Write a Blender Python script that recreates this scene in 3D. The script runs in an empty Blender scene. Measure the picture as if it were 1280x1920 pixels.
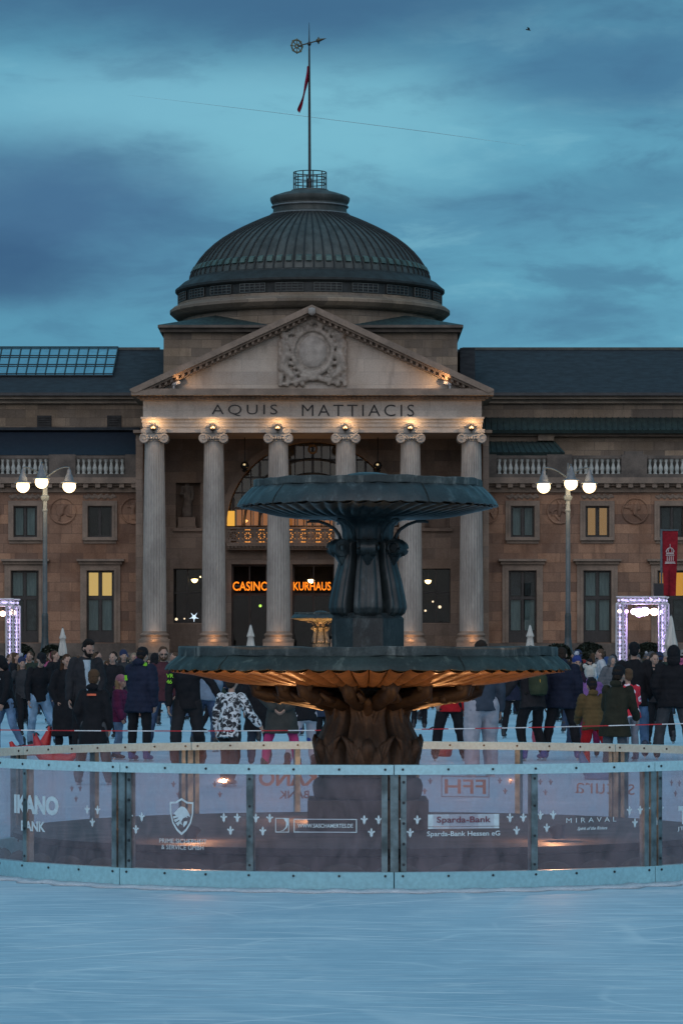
import bpy, bmesh, math, random
from mathutils import Vector, Matrix, noise
rad = math.radians
PI = math.pi
rnd = random.Random(11)
sc = bpy.context.scene
col = sc.collection
_pending = []
def link(o): _pending.append(o)          # objects join the scene together at the end (keeps the script fast)
def link_all():
    for o in _pending: col.objects.link(o)
# photograph geometry: long lens, camera at eye height over the ice
F, H, YH = 6500.0, 1.75, 1222.0
def PX(x, Y): return (x - 640) / F * Y
def PZ(y, Y): return H + (YH - y) / F * Y

# ------------------------------------------------------------------ mesh builder
class MB:
    def __init__(s): s.v, s.f, s.m, s.cur = [], [], [], 0
    def add(s, vs, fs):
        o = len(s.v); s.v += [tuple(v) for v in vs]
        for f in fs: s.f.append([o + i for i in f]); s.m.append(s.cur)
    def box(s, x0, x1, y0, y1, z0, z1):
        if x0 > x1: x0, x1 = x1, x0
        if y0 > y1: y0, y1 = y1, y0
        if z0 > z1: z0, z1 = z1, z0
        s.add([(x0,y0,z0),(x1,y0,z0),(x1,y1,z0),(x0,y1,z0),(x0,y0,z1),(x1,y0,z1),(x1,y1,z1),(x0,y1,z1)],
              [(0,3,2,1),(4,5,6,7),(0,1,5,4),(1,2,6,5),(2,3,7,6),(3,0,4,7)])
    def grid(s, P, wrap_u=False, wrap_v=False, cap=False):
        nu, nv = len(P), len(P[0]); fs = []
        for i in range(nu if wrap_u else nu-1):
            for j in range(nv if wrap_v else nv-1):
                a, b = i, (i+1) % nu; c, d = j, (j+1) % nv
                fs.append((a*nv+c, a*nv+d, b*nv+d, b*nv+c))
        if cap:
            fs.append(tuple(range(nv))); fs.append(tuple((nu-1)*nv+j for j in reversed(range(nv))))
        s.add([p for r in P for p in r], fs)
    def lathe(s, prof, c=(0,0,0), n=48, mod=None, cap=True, a0=0.0):
        P = []
        for k, (r, z) in enumerate(prof):
            row = []
            for j in range(n):
                a = a0 + 2*PI*j/n; rr, zz = r, z
                if mod: rr, zz = mod(a, k/(len(prof)-1), r, z)
                row.append((c[0]+rr*math.sin(a), c[1]-rr*math.cos(a), c[2]+zz))
            P.append(row)
        s.grid(P, wrap_v=True, cap=cap)
    def tube(s, pts, r, n=8, cap=True):
        pts = [Vector(p) for p in pts]; m = len(pts)
        rs = r if isinstance(r, (list, tuple)) else [r]*m
        t = (pts[1]-pts[0]).normalized()
        u = t.orthogonal().normalized(); P = []
        for i, p in enumerate(pts):
            t = (pts[min(i+1, m-1)] - pts[max(i-1, 0)]).normalized()
            u = (u - t*u.dot(t)).normalized(); w = t.cross(u)
            P.append([p + (u*math.cos(2*PI*j/n) + w*math.sin(2*PI*j/n))*rs[i] for j in range(n)])
        s.grid(P, wrap_v=True, cap=cap)
    def capsule(s, a, b, ra, rb, n=10):
        a, b = Vector(a), Vector(b); t = b-a
        t = t.normalized() if t.length > 1e-6 else Vector((0,0,1))
        pts, rs = [], []
        for k in range(4):
            q = PI/2*(k/3.5+0.06); pts.append(a - t*ra*math.cos(q)); rs.append(ra*math.sin(q))
        for k in range(4):
            q = PI/2*((3-k)/3.5+0.06); pts.append(b + t*rb*math.cos(q)); rs.append(rb*math.sin(q))
        u = t.orthogonal().normalized(); w = t.cross(u)
        s.grid([[p+(u*math.cos(2*PI*j/n)+w*math.sin(2*PI*j/n))*r for j in range(n)] for p, r in zip(pts, rs)], wrap_v=True, cap=True)
    def ell(s, c, r, n=14, M=None):
        c = Vector(c); P = []
        for i in range(n//2+1):
            q = PI*(i+0.12)/(n//2+0.24); row = []
            for j in range(n):
                a = 2*PI*j/n
                p = Vector((r[0]*math.sin(q)*math.cos(a), r[1]*math.sin(q)*math.sin(a), r[2]*math.cos(q)))
                row.append(c + (M @ p if M else p))
            P.append(row)
        s.grid(P, wrap_v=True, cap=True)
    def loft(s, rings, n=16, T=None):
        P = []
        for (c, rx, ry) in rings:
            row = []
            for j in range(n):
                a = 2*PI*j/n
                p = Vector((c[0]+rx*math.cos(a), c[1]+ry*math.sin(a), c[2]))
                row.append(T(p) if T else p)
            P.append(row)
        s.grid(P, wrap_v=True, cap=True)
    def prism(s, pts, fa, fb):
        # pts 2D polygon, fa/fb map a 2D point to the two 3D faces
        n = len(pts); vs = [fa(p) for p in pts] + [fb(p) for p in pts]
        s.add(vs, [tuple(range(n)), tuple(reversed(range(n, 2*n)))] + [(i, i+n, (i+1) % n + n, (i+1) % n) for i in range(n)])
    def mesh(s, name, recalc=True):
        me = bpy.data.meshes.new(name); me.from_pydata(s.v, [], s.f)
        if any(s.m): me.polygons.foreach_set('material_index', s.m)
        if recalc:
            bm = bmesh.new(); bm.from_mesh(me); bmesh.ops.recalc_face_normals(bm, faces=bm.faces); bm.to_mesh(me); bm.free()
        me.update(); return me
    def build(s, name, mats, parent=None, smooth=None, inv=True):
        return obj(name, s.mesh(name), mats, parent, smooth, inv)

def obj(name, me, mats, parent=None, smooth=None, inv=True):
    for m in (mats if isinstance(mats, (list, tuple)) else [mats]): me.materials.append(m)
    if smooth is not None:
        me.polygons.foreach_set('use_smooth', [True]*len(me.polygons))
        if smooth < 179: me.set_sharp_from_angle(angle=rad(smooth))
    o = bpy.data.objects.new(name, me); link(o)
    if parent:
        o.parent = parent
        if inv and parent.type == 'EMPTY': o.matrix_parent_inverse = Matrix.Translation(-Vector(parent.location))
    return o
def empty(name, loc, label=None, cat=None, group=None, rz=0):
    o = bpy.data.objects.new(name, None); o.empty_display_size = .2; o.location = loc; o.rotation_euler = (0,0,rz); link(o)
    tag(o, label, cat, group); return o
def tag(o, label=None, cat=None, group=None, kind=None):
    if label: o['label'] = label
    if cat: o['category'] = cat
    if group: o['group'] = group
    if kind: o['kind'] = kind
    return o
def copy_tree(o, parent=None):
    c = o.copy(); link(c)
    if parent: c.parent = parent; c.matrix_parent_inverse = o.matrix_parent_inverse.copy()
    for ch in list(o.children): copy_tree(ch, c)
    return c
def evalmesh(ob, name):
    dg = bpy.context.evaluated_depsgraph_get()
    me = bpy.data.meshes.new_from_object(ob.evaluated_get(dg)); me.name = name
    d = ob.data; bpy.data.objects.remove(ob)
    (bpy.data.meshes if isinstance(d, bpy.types.Mesh) else bpy.data.curves).remove(d)
    me.materials.clear(); return me
def remesh(mb, voxel, name, it=2):
    ob = bpy.data.objects.new('tmp', mb.mesh('tmp')); col.objects.link(ob)
    m = ob.modifiers.new('r', 'REMESH'); m.mode = 'VOXEL'; m.voxel_size = voxel
    if it: q = ob.modifiers.new('s', 'SMOOTH'); q.factor = .5; q.iterations = it
    return evalmesh(ob, name)
def jitter(me, amp, scale, seed=0.0, puff=0.0):
    nn = [v.normal.copy() for v in me.vertices]; cc = [v.co.copy() for v in me.vertices]
    out = []
    for v, nrm in zip(cc, nn):
        p = v*scale + Vector((seed, seed*1.7, -seed))
        d = noise.noise(p)*amp + noise.noise(p*2.7)*amp*.4
        if puff: d += abs(math.sin(v.z*PI/.085))*puff
        out += list(v + nrm*d)
    me.vertices.foreach_set('co', out); me.update()
def text_geo(body, width=None, height=None, shear=0.0, bold=0.0, spacing=1.0, ext=0.0):
    cu = bpy.data.curves.new('t', 'FONT'); cu.body = body; cu.size = 1; cu.shear = shear; cu.offset = bold
    cu.space_character = spacing; cu.resolution_u = 3; cu.extrude = .5
    ob = bpy.data.objects.new('t', cu); col.objects.link(ob); me = evalmesh(ob, 't')
    vs = [v.co.copy() for v in me.vertices]; fs = [tuple(p.vertices) for p in me.polygons]; bpy.data.meshes.remove(me)
    x0, x1 = min(v.x for v in vs), max(v.x for v in vs); y0, y1 = min(v.y for v in vs), max(v.y for v in vs)
    sx = width/(x1-x0) if width else None; sy = height/(y1-y0) if height else None
    sx = sx or sy; sy = sy or sx
    return [((v.x-(x0+x1)/2)*sx, (v.y-(y0+y1)/2)*sy, v.z) for v in vs], fs     # z in -.5 .. .5

# ------------------------------------------------------------------ materials
class NT:
    def __init__(s, mat):
        s.t = mat.node_tree; s.t.nodes.clear(); s.n = s.t.nodes; s.l = s.t.links
    def node(s, typ, **kw):
        nd = s.n.new(typ)
        for k, v in kw.items():
            if k.startswith('i_'):
                key = k[2:]; key = int(key) if key.isdigit() else key.replace('_', ' ')
                s.inp(nd, key, v)
            else: setattr(nd, k, v)
        return nd
    def inp(s, nd, key, v):
        if isinstance(v, bpy.types.NodeSocket): s.l.new(v, nd.inputs[key])
        else: nd.inputs[key].default_value = v
    def math(s, op, a, b=0.0, c=False):
        nd = s.node('ShaderNodeMath', operation=op, use_clamp=c); s.inp(nd, 0, a); s.inp(nd, 1, b); return nd.outputs[0]
    def mix(s, f, a, b, mode='MIX'):
        nd = s.node('ShaderNodeMix', data_type='RGBA', blend_type=mode, clamp_factor=True)
        s.inp(nd, 0, f); s.inp(nd, 6, a); s.inp(nd, 7, b); return nd.outputs[2]
    def noise(s, vec, scale, detail=4, rough=.55, dist=0.0):
        nd = s.node('ShaderNodeTexNoise'); s.inp(nd, 'Vector', vec); s.inp(nd, 'Scale', scale); s.inp(nd, 'Detail', detail); s.inp(nd, 'Roughness', rough); s.inp(nd, 'Distortion', dist)
        return nd.outputs[0]
    def ramp(s, v, a, b, lo=0.0, hi=1.0, smooth=True):
        nd = s.node('ShaderNodeMapRange', interpolation_type='SMOOTHSTEP' if smooth else 'LINEAR')
        for k, x in zip((0,1,2,3,4), (v, a, b, lo, hi)): s.inp(nd, k, x)
        return nd.outputs[0]
    def vmap(s, vec, scale=(1,1,1), loc=(0,0,0), rot=(0,0,0)):
        nd = s.node('ShaderNodeMapping'); s.inp(nd, 0, vec); nd.inputs[1].default_value = loc; nd.inputs[2].default_value = rot; nd.inputs[3].default_value = scale
        return nd.outputs[0]
    def bump(s, h, strength=.3, dist=.02, n=None):
        nd = s.node('ShaderNodeBump'); s.inp(nd, 'Height', h); s.inp(nd, 'Strength', strength); s.inp(nd, 'Distance', dist)
        if n: s.inp(nd, 'Normal', n)
        return nd.outputs[0]
    def out(s, shader): 
        o = s.node('ShaderNodeOutputMaterial'); s.l.new(shader, o.inputs[0])
    def pbsdf(s, color, rough=.7, metal=0.0, normal=None, spec=.5):
        b = s.node('ShaderNodeBsdfPrincipled'); s.inp(b, 'Base Color', color); s.inp(b, 'Roughness', rough); s.inp(b, 'Metallic', metal); s.inp(b, 'Specular IOR Level', spec)
        if normal: s.inp(b, 'Normal', normal)
        return b.outputs[0]
def C4(c): return (c[0], c[1], c[2], 1)
_mc = {}
def newmat(name):
    m = bpy.data.materials.new(name); m.use_nodes = True; return m, NT(m)
def mat(name, c1, c2=None, scale=4.0, rough=.7, metal=0.0, bump=.15, bscale=25.0, bdist=.02, stretch=(1,1,1), spec=.5):
    if name in _mc: return _mc[name]
    m, t = newmat(name); c2 = c2 or tuple(x*.72 for x in c1)
    v = t.vmap(t.node('ShaderNodeTexCoord').outputs['Object'], stretch)
    n1 = t.noise(v, scale, 5, .6)
    colr = t.mix(t.ramp(n1, .32, .68), C4(c1), C4(c2))
    n2 = t.noise(v, bscale, 3, .6)
    colr = t.mix(.22, colr, t.mix(t.ramp(n2, .3, .7), (.55,.55,.55,1), (1.35,1.35,1.35,1)), 'MULTIPLY')
    r = t.ramp(n1, .2, .8, max(rough-.12, .02), min(rough+.1, 1))
    t.out(t.pbsdf(colr, r, metal, t.bump(n2, bump, bdist), spec)); _mc[name] = m; return m
def stone(name, c1, c2, bw, bh, stain=(.55,.5,.48), rough=.85, mortar=.018, sscale=.35, vary=.6):
    m, t = newmat(name)
    o = t.node('ShaderNodeTexCoord').outputs['Object']
    sp = t.node('ShaderNodeSeparateXYZ'); t.inp(sp, 0, o)
    cb = t.node('ShaderNodeCombineXYZ'); t.inp(cb, 0, t.math('ADD', sp.outputs[0], sp.outputs[1])); t.inp(cb, 1, sp.outputs[2])
    b = t.node('ShaderNodeTexBrick', offset=.5, offset_frequency=2, squash=1.0)
    t.inp(b, 'Vector', cb.outputs[0]); t.inp(b, 'Color1', C4(c1)); t.inp(b, 'Color2', C4(c2)); t.inp(b, 'Mortar', C4([x*.78 for x in c2]))
    t.inp(b, 'Scale', 1.0); t.inp(b, 'Mortar Size', mortar); t.inp(b, 'Mortar Smooth', .3); t.inp(b, 'Brick Width', bw); t.inp(b, 'Row Height', bh)
    b2 = t.node('ShaderNodeTexBrick', offset=.37, offset_frequency=2, squash=1.0); t.inp(b2, 'Vector', t.vmap(cb.outputs[0], (1,1,1), (7.3*bw, 5*bh, 0))); t.inp(b2, 'Color1', (.62,.62,.66,1)); t.inp(b2, 'Color2', (1.38,1.3,1.2,1)); t.inp(b2, 'Mortar', (1,1,1,1)); t.inp(b2, 'Scale', 1.0); t.inp(b2, 'Mortar Size', .002); t.inp(b2, 'Brick Width', bw*1.6); t.inp(b2, 'Row Height', bh)
    n1 = t.noise(o, sscale, 6, .62); n2 = t.noise(t.vmap(o, (1,1,.25)), 1.7, 5, .6); n3 = t.noise(o, 14, 3, .6)
    cc = t.mix(t.ramp(n1, .42, .66, 0, .75), b.outputs[0], C4([x*y for x, y in zip(c1, stain)]))
    cc = t.mix(t.ramp(n2, .5, .75, 0, .4), cc, C4([x*.45 for x in c2]))
    cc = t.mix(vary, cc, b2.outputs[0], 'MULTIPLY')
    cc = t.mix(.3, cc, t.mix(t.ramp(n3, .3, .7), (.6,.6,.6,1), (1.3,1.3,1.3,1)), 'MULTIPLY')
    nb = t.bump(b.outputs[1], .3, -.02); nb = t.bump(n3, .35, .03, nb)
    t.out(t.pbsdf(cc, rough, 0, nb, .25)); _mc[name] = m; return m
def emit(name, c, s):
    if name in _mc: return _mc[name]
    m, t = newmat(name); e = t.node('ShaderNodeEmission'); e.inputs[0].default_value = C4(c); e.inputs[1].default_value = s
    t.out(e.outputs[0]); _mc[name] = m; return m
def fabric(c, kind='plain'):
    key = 'fabric_%s_%.3f_%.3f_%.3f' % ((kind,) + tuple(c))
    if key in _mc: return _mc[key]
    m, t = newmat('fabric'); o = t.node('ShaderNodeTexCoord').outputs['Object']
    n = t.noise(o, 6, 4, .6); n2 = t.noise(t.vmap(o, (1,1,.4)), 22, 3, .6)
    base = t.mix(t.ramp(n, .3, .7), C4(c), C4([x*.7 for x in c]))
    if kind == 'camo':
        a = t.ramp(t.noise(o, 15, 3, .65, .8), .46, .53); base = t.mix(a, (.03,.03,.035,1), (.62,.64,.66,1))
    elif kind == 'dots':
        vo = t.node('ShaderNodeTexVoronoi'); t.inp(vo, 'Vector', o); t.inp(vo, 'Scale', 8.0)
        base = t.mix(t.ramp(vo.outputs[0], .36, .42), (.8,.66,.72,1), C4(c)); base = t.mix(t.ramp(vo.outputs[0], .16, .2), (.6,.08,.25,1), base)
    elif kind == 'floral':
        vo = t.node('ShaderNodeTexVoronoi'); t.inp(vo, 'Vector', o); t.inp(vo, 'Scale', 6.0)
        k = t.ramp(vo.outputs[0], .2, .27); base = t.mix(k, t.mix(t.ramp(t.noise(o, 3), .46, .52), (.05,.08,.3,1), (.5,.05,.06,1)), C4(c))
    elif kind == 'denim':
        base = t.mix(t.ramp(t.noise(t.vmap(o, (1,1,.5)), 4), .4, .62), base, C4([min(1, x*1.7) for x in c]))
    t.out(t.pbsdf(base, .85, 0, t.bump(n2, .35, .02), .2)); _mc[key] = m; return m
# ------------------------------------------------------------------ people (bodies are one continuous surface; clothes and hair are children)
SKIN = mat('skin', (.42,.25,.18), (.34,.19,.14), 8, .55, 0, .1, 60, .004)
DARK = mat('eye_dark', (.015,.012,.01), None, 4, .3)
STEEL = mat('steel', (.45,.46,.48), None, 8, .35, .9)
def V(*a): return Vector(a)
ARMS = {  # upper arm, forearm (x is outward)
 'down': ((.2,.03,-1), (.04,-.18,-1)), 'fwd': ((.16,-.45,-.9), (-.12,-.85,-.45)), 'pocket': ((.3,.15,-1), (-.28,-.4,-.9)),
 'back': ((.28,.3,-.95), (-.62,.25,-.62)), 'out': ((.75,-.15,-.7), (.55,-.3,-.75)), 'hold': ((.2,-.3,-.95), (-.45,-.75,.05)),
 'low': ((.22,-.3,-1), (-.05,-.45,-1)), 'up': ((.35,-.4,-.75), (-.3,-.6,.75)), 'bal': ((.6,.1,-.8), (.4,-.35,-.6))}
LEGS = {  # (left thigh, left shin), (right thigh, right shin)
 'stand': (((.06,-.02,-1), (.02,.03,-1)), ((.06,0,-1), (.02,.03,-1))),
 'wide': (((.22,-.06,-1), (.14,.08,-1)), ((.22,.02,-1), (.14,.06,-1))),
 'stride': (((.1,-.36,-1), (.04,.02,-1)), ((.1,.12,-1), (.04,.5,-1))),
 'step': (((.08,-.2,-1), (.03,.06,-1)), ((.1,.1,-1), (.06,.28,-1))),
 'skate': (((.1,-.3,-1), (.03,.28,-1)), ((.35,.05,-1), (.38,.34,-1))),
 'bend': (((.12,-.35,-1), (.05,.4,-1)), ((.12,-.3,-1), (.05,.38,-1)))}
def hand(mb, w, d, pn, k):
    d = d.normalized(); pn = (pn - d*pn.dot(d)).normalized(); sd = d.cross(pn)
    M = Matrix((sd, pn, d)).transposed()
    mb.ell(w + d*.055, (.042, .016, .058), 10, M)
    for i, (off, ln) in enumerate(((-.03,.068), (-.010,.078), (.011,.073), (.031,.056))):
        a = w + d*.095 + sd*off*.95; c = .10 + .07*i
        e = a + (d*(1-c) + pn*c*1.3).normalized()*ln*.52; g = e + (d*.55 + pn*.9).normalized()*ln*.5
        mb.capsule(a - d*.02, e, .0105, .0098, 8); mb.capsule(e, g, .0098, .0085, 8)
    t = w + d*.03 - sd*k*.032
    u = t + (d*.6 - sd*k*.7 + pn*.35).normalized()*.042
    mb.capsule(t, u, .0125, .011, 8); mb.capsule(u, u + (d*.9 - sd*k*.15 + pn*.4).normalized()*.034, .011, .009, 8)

class Person: pass
def person_geo(p):
    """fills p.parts: list of (name, mesh, material, sub-parts) in local metres, feet at z=0, facing -Y"""
    k = p['h']/1.75; w = p.get('w', 1.0); hs = p.get('head', 1.0 if p['h'] > 1.5 else 1.14); seed = rnd.random()*50
    lean = rad(p.get('lean', 3)); skate = p.get('skates', True)
    side_lean = rad(p.get('tilt', 0))
    legs = LEGS[p.get('legs', 'stand')]
    if p.get('mirror'): legs = (legs[1], legs[0])
    base = .085 + (.035 if skate else 0)
    ank = []
    for i, s in enumerate((-1, 1)):
        th, sh = legs[i]; th = V(th[0]*s, th[1], th[2]).normalized(); sh = V(sh[0]*s, sh[1], sh[2]).normalized()
        hip = V(s*.095*w, 0, 0); kn = hip + th*.43; an = kn + sh*.42; ank.append((hip, kn, an, sh))
    dz = base - min(a[2].z for a in ank)
    hips = V(0,0,dz)
    Rt = Matrix.Rotation(lean, 3, 'X') @ Matrix.Rotation(side_lean, 3, 'Y')
    PEL = hips + V(0,0,.02)
    def T(q): q = Vector(q); return PEL + Rt @ (q - V(0,0,.95))
    L = [tuple(q + hips for q in a[:3]) + (a[3],) for a in ank]
    A = []
    for i, s in enumerate((-1, 1)):
        up, fo = ARMS[p.get('arms', ('down','down'))[i]]
        up = V(up[0]*s, up[1], up[2]).normalized(); fo = V(fo[0]*s, fo[1], fo[2]).normalized()
        sh = T((s*.178*w, .0, 1.42)); el = sh + Rt @ up*.29; wr = el + Rt @ fo*.255
        A.append((sh, el, wr, (Rt @ fo), V(-s, -.15, 0)))
    NB = T((0,.005,1.46)); HR = Rt @ Matrix.Rotation(rad(p.get('hyaw', 0)), 3, 'Z') @ Matrix.Rotation(rad(p.get('hpitch', 0)) - lean*.6, 3, 'X')
    def HD(q): return NB + HR @ (Vector(q)*hs)        # head space: origin neck base
    def hell(mb, c, r, n=14): mb.ell(HD(c), [x*hs for x in r], n, HR)
    # --- body
    b = MB()
    tor = [((0,0,.84), .15*w, .11), ((0,0,.95), .16*w, .118), ((0,0,1.06), .138*w, .102), ((0,-.005,1.2), .15*w, .108), ((0,-.005,1.32), .168*w, .112), ((0,0,1.41), .15*w, .092), ((0,.005,1.475), .07, .06)]
    b.loft(tor, 16, T)
    for sh, el, wr, d, pn in A:
        b.capsule(sh, el, .052, .042); b.capsule(el, wr, .042, .028); hand(b, wr, d, pn, 1 if pn.x < 0 else -1)
    for hip, kn, an, shd in L:
        b.capsule(hip + V(0,0,-.02), kn, .085, .056); b.capsule(kn, an, .056, .038); b.capsule(an + V(0,.03,-.045), an + V(0,-.13,-.055), .036, .03)
    b.capsule(NB, HD((0,-.015,.1)), .056, .052)
    hell(b, (0,-.012,.195), (.074,.094,.098)); hell(b, (0,-.045,.135), (.055,.06,.062)); hell(b, (0,-.075,.105), (.028,.026,.024), 10)
    b.capsule(HD((0,-.104,.19)), HD((0,-.128,.155)), .010*hs, .0155*hs, 8)
    hell(b, (0,-.098,.207), (.05,.014,.011), 10); hell(b, (0,-.108,.118), (.023,.011,.009), 8)
    for s in (-1, 1): hell(b, (s*.077,0,.175), (.012,.02,.032), 8); hell(b, (s*.042,-.082,.157), (.022,.02,.02), 8)
    parts = []
    vx = p.get('voxel', .0105)
    parts.append(('body', remesh(b, vx, 'body', 1), SKIN, []))
    for s in (-1, 1):
        if not p.get('back'):
            e = MB(); hell(e, (s*.031,-.0985,.186), (.0125,.007,.0075), 8); parts.append(('eye', e.mesh('eye'), DARK, []))
    # --- top
    kind, tc = p['top'][0], p['top'][1]; tk = p['top'][2] if len(p['top']) > 2 else 'plain'
    inf = {'sweater': .016, 'jacket': .03, 'puffer': .045, 'coat': .034, 'hoodie': .026}[kind]
    g = MB()
    hem = {'sweater': .86, 'jacket': .82, 'puffer': .80, 'coat': .82, 'hoodie': .85}[kind] - p.get('long', 0)
    rings = [((0,0,hem), .172*w+inf*1.3, .128+inf*1.3), ((0,0,.97), .16*w+inf, .118+inf), ((0,0,1.08), .148*w+inf, .106+inf), ((0,-.005,1.2), .155*w+inf, .112+inf), ((0,-.005,1.32), .168*w+inf, .114+inf), ((0,0,1.405), .145*w+inf, .092+inf*.8), ((0,.005,1.475), .075+inf*.5, .068+inf*.5), ((0,.008,1.50), .062+inf*.4, .06+inf*.4)]
    g.loft(rings, 18, T)
    if kind == 'coat':
        m = (L[0][1] + L[1][1])/2
        g.loft([(m + V(0,0,-.04 - p.get('coatlen', 0)), .225*w+inf, .18+inf), (PEL + V(0,0,-.16), .195*w+inf*1.2, .155+inf*1.2), (PEL + V(0,0,.06), .155*w+inf, .115+inf)], 18)
    for sh, el, wr, d, pn in A:
        g.capsule(sh, el, .054+inf*.85, .047+inf); g.capsule(el, wr - d*.015, .047+inf, .036+inf*.75)
    if p.get('hooddown', kind in ('hoodie','puffer')): g.ell(HD((0,.085,.06)), (.105,.06,.06), 12, HR)
    me = remesh(g, .013, kind, 2); jitter(me, .016, 7.5, seed, .007 if kind == 'puffer' else 0)
    subs = []
    tm = fabric(tc, tk)
    for nm, mb2, m2 in (p['top_extra'](T, A, PEL, HD, L) if p.get('top_extra') else []):
        subs.append((nm, mb2.mesh(nm), m2, []))
    parts.append((kind, me, tm, subs))
    # --- trousers
    bc = p['bot'][0]; bk = p['bot'][1] if len(p['bot']) > 1 else 'plain'; bag = p.get('baggy', .018)
    g = MB(); g.loft([((0,0,.80), .10, .08), ((0,0,.86), .158*w, .118), ((0,0,.95), .168*w, .125), ((0,0,1.03), .155*w, .115)], 16, T)
    for hip, kn, an, shd in L: g.capsule(hip, kn, .09+bag, .06+bag); g.capsule(kn, an + V(0,0,.02) - shd*.02, .06+bag, .05+bag)
    me = remesh(g, .013, 'trousers', 2); jitter(me, .013, 9, seed+9)
    parts.append(('trousers', me, fabric(bc, bk), []))
    # --- boots
    for hip, kn, an, shd in L:
        g = MB(); g.capsule(an + V(0,.035,-.048), an + V(0,-.05,-.042), .042, .046); g.capsule(an + V(0,-.05,-.045), an + V(0,-.14,-.056), .046, .032)
        subs = []
        if skate:
            g.capsule(an + V(0,.01,-.03), an + V(0,.005,.10), .056, .062)
            bl = MB(); z = an.z - .088
            bl.box(an.x-.004, an.x+.004, an.y-.19, an.y+.09, z-.035, z-.012); bl.box(an.x-.012, an.x+.012, an.y-.13, an.y-.08, z-.012, z+.012); bl.box(an.x-.012, an.x+.012, an.y+.02, an.y+.06, z-.012, z+.012)
            subs = [('blade', bl.mesh('blade'), STEEL, [])]
        elif p.get('sole'):
            bl = MB(); bl.capsule(an + V(0,.035,-.075), an + V(0,-.14,-.075), .04, .034); subs = [('sole', bl.mesh('sole'), fabric(p['sole']), [])]
        parts.append(('skate' if skate else 'shoe', remesh(g, .012, 'boot', 1), mat('boot%s' % (p.get('shoe'),), p.get('shoe', (.02,.02,.025)), None, 9, .5), subs))
    # --- hair and hats
    hk, hc = p.get('hair', ('short', (.03,.02,.015)))
    HM = fabric(hc, 'hair')
    if hk != 'none':
        g = MB(); hell(g, (0,.016,.225), (.083,.096,.088)); hell(g, (0,.045,.17), (.072,.064,.08))
        if hk == 'long':
            for s in (-1, 0, 1): g.capsule(HD((s*.06,.05,.18)), HD((s*.075,.075 if s == 0 else .03,-.06)), .042*hs, .04*hs)
        if hk == 'quiff': hell(g, (0,-.045,.29), (.06,.05,.03)); hell(g, (0,.0,.285), (.07,.08,.035))
        if hk == 'bun': hell(g, (0,.08,.28), (.045,.045,.045))
        me = remesh(g, .009, 'hair', 1); jitter(me, .010, 30, seed); parts.append(('hair', me, HM, []))
    if p.get('beard'):
        g = MB(); hell(g, (0,-.055,.105), (.058,.062,.045)); hell(g, (0,-.1,.135), (.03,.018,.008), 8)
        for s in (-1, 1): g.capsule(HD((s*.062,-.03,.17)), HD((s*.052,-.05,.11)), .018*hs, .024*hs, 8)
        parts.append(('beard', remesh(g, .008, 'beard', 1), HM, []))
    if p.get('glasses'):
        g = MB()
        for s in (-1, 1): g.box(*sum(([a-d, a+d] for a, d in zip(HD((s*.034,-.112,.186)), (.026,.004,.015))), []))
        parts.append(('glasses', g.mesh('glasses'), DARK, []))
    hat = p.get('hat')
    if hat:
        g = MB(); subs = []
        if hat[0] == 'beanie':
            hell(g, (0,.0,.235), (.09,.108,.1)); hell(g, (0,.03,.2), (.088,.085,.07))
            if len(hat) > 2:
                q = MB(); hell(q, (0,.02,.36), (.045,.045,.045)); mq = remesh(q, .012, 'pompom', 0); jitter(mq, .02, 40); subs.append(('pompom', mq, fabric(hat[2], 'wool'), []))
        elif hat[0] == 'ears':
            hell(g, (0,.0,.225), (.1,.115,.115)); hell(g, (0,.03,.18), (.095,.09,.09)); 
            for s in (-1, 1): hell(g, (s*.085,0,.325), (.045,.03,.045))
        elif hat[0] == 'hood':
            hell(g, (0,.028,.195), (.108,.118,.135)); hell(g, (0,.05,.1), (.11,.09,.09))
        elif hat[0] == 'cap':
            hell(g, (0,.005,.24), (.086,.102,.075)); g.capsule(HD((-.03,-.1,.225)), HD((-.02,-.165,.215)), .03*hs, .02*hs); g.capsule(HD((.03,-.1,.225)), HD((.02,-.165,.215)), .03*hs, .02*hs)
        me = remesh(g, .010, 'hat', 1); jitter(me, .006, 30, seed); parts.append(({'hood': 'hood', 'cap': 'cap'}.get(hat[0], 'hat'), me, fabric(hat[1], 'wool'), subs))
        if hat[0] == 'hood' and p.get('fur'):
            q = MB()
            for i in range(15):
                a = 2*PI*i/15; hell(q, (.098*math.cos(a), -.03, .175+.115*math.sin(a)), (.034,.04,.034), 8)
            mq = remesh(q, .012, 'fur', 0); jitter(mq, .03, 40); parts.append(('fur_trim', mq, fabric(p['fur'], 'wool'), []))
    for nm, mb2, m2 in (p['extra'](T, A, PEL, HD, L) if p.get('extra') else []):
        parts.append((nm, mb2 if isinstance(mb2, bpy.types.Mesh) else mb2.mesh(nm), m2, []))
    def scale(pl):
        for nm, me, m, sub in pl:
            me.transform(Matrix.Scale(k, 4)); scale(sub)
    scale(parts); return parts
def smooth_me(me): me.polygons.foreach_set('use_smooth', [True]*len(me.polygons))
def put_parts(parts, root):
    for nm, me, m, sub in parts:
        if len(me.polygons) > 30: smooth_me(me)
        o = obj(nm, me, m, root, None, False)
        if sub: put_parts(sub, o)
def person(x, fy, p, label, ground=0.0, group=None):
    Y = F*(H-ground)/(fy-YH)
    r = empty('person', (PX(x, Y), Y, ground), label, 'person', group, rad(p.get('yaw', 0)))
    put_parts(person_geo(p), r); return r

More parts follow.
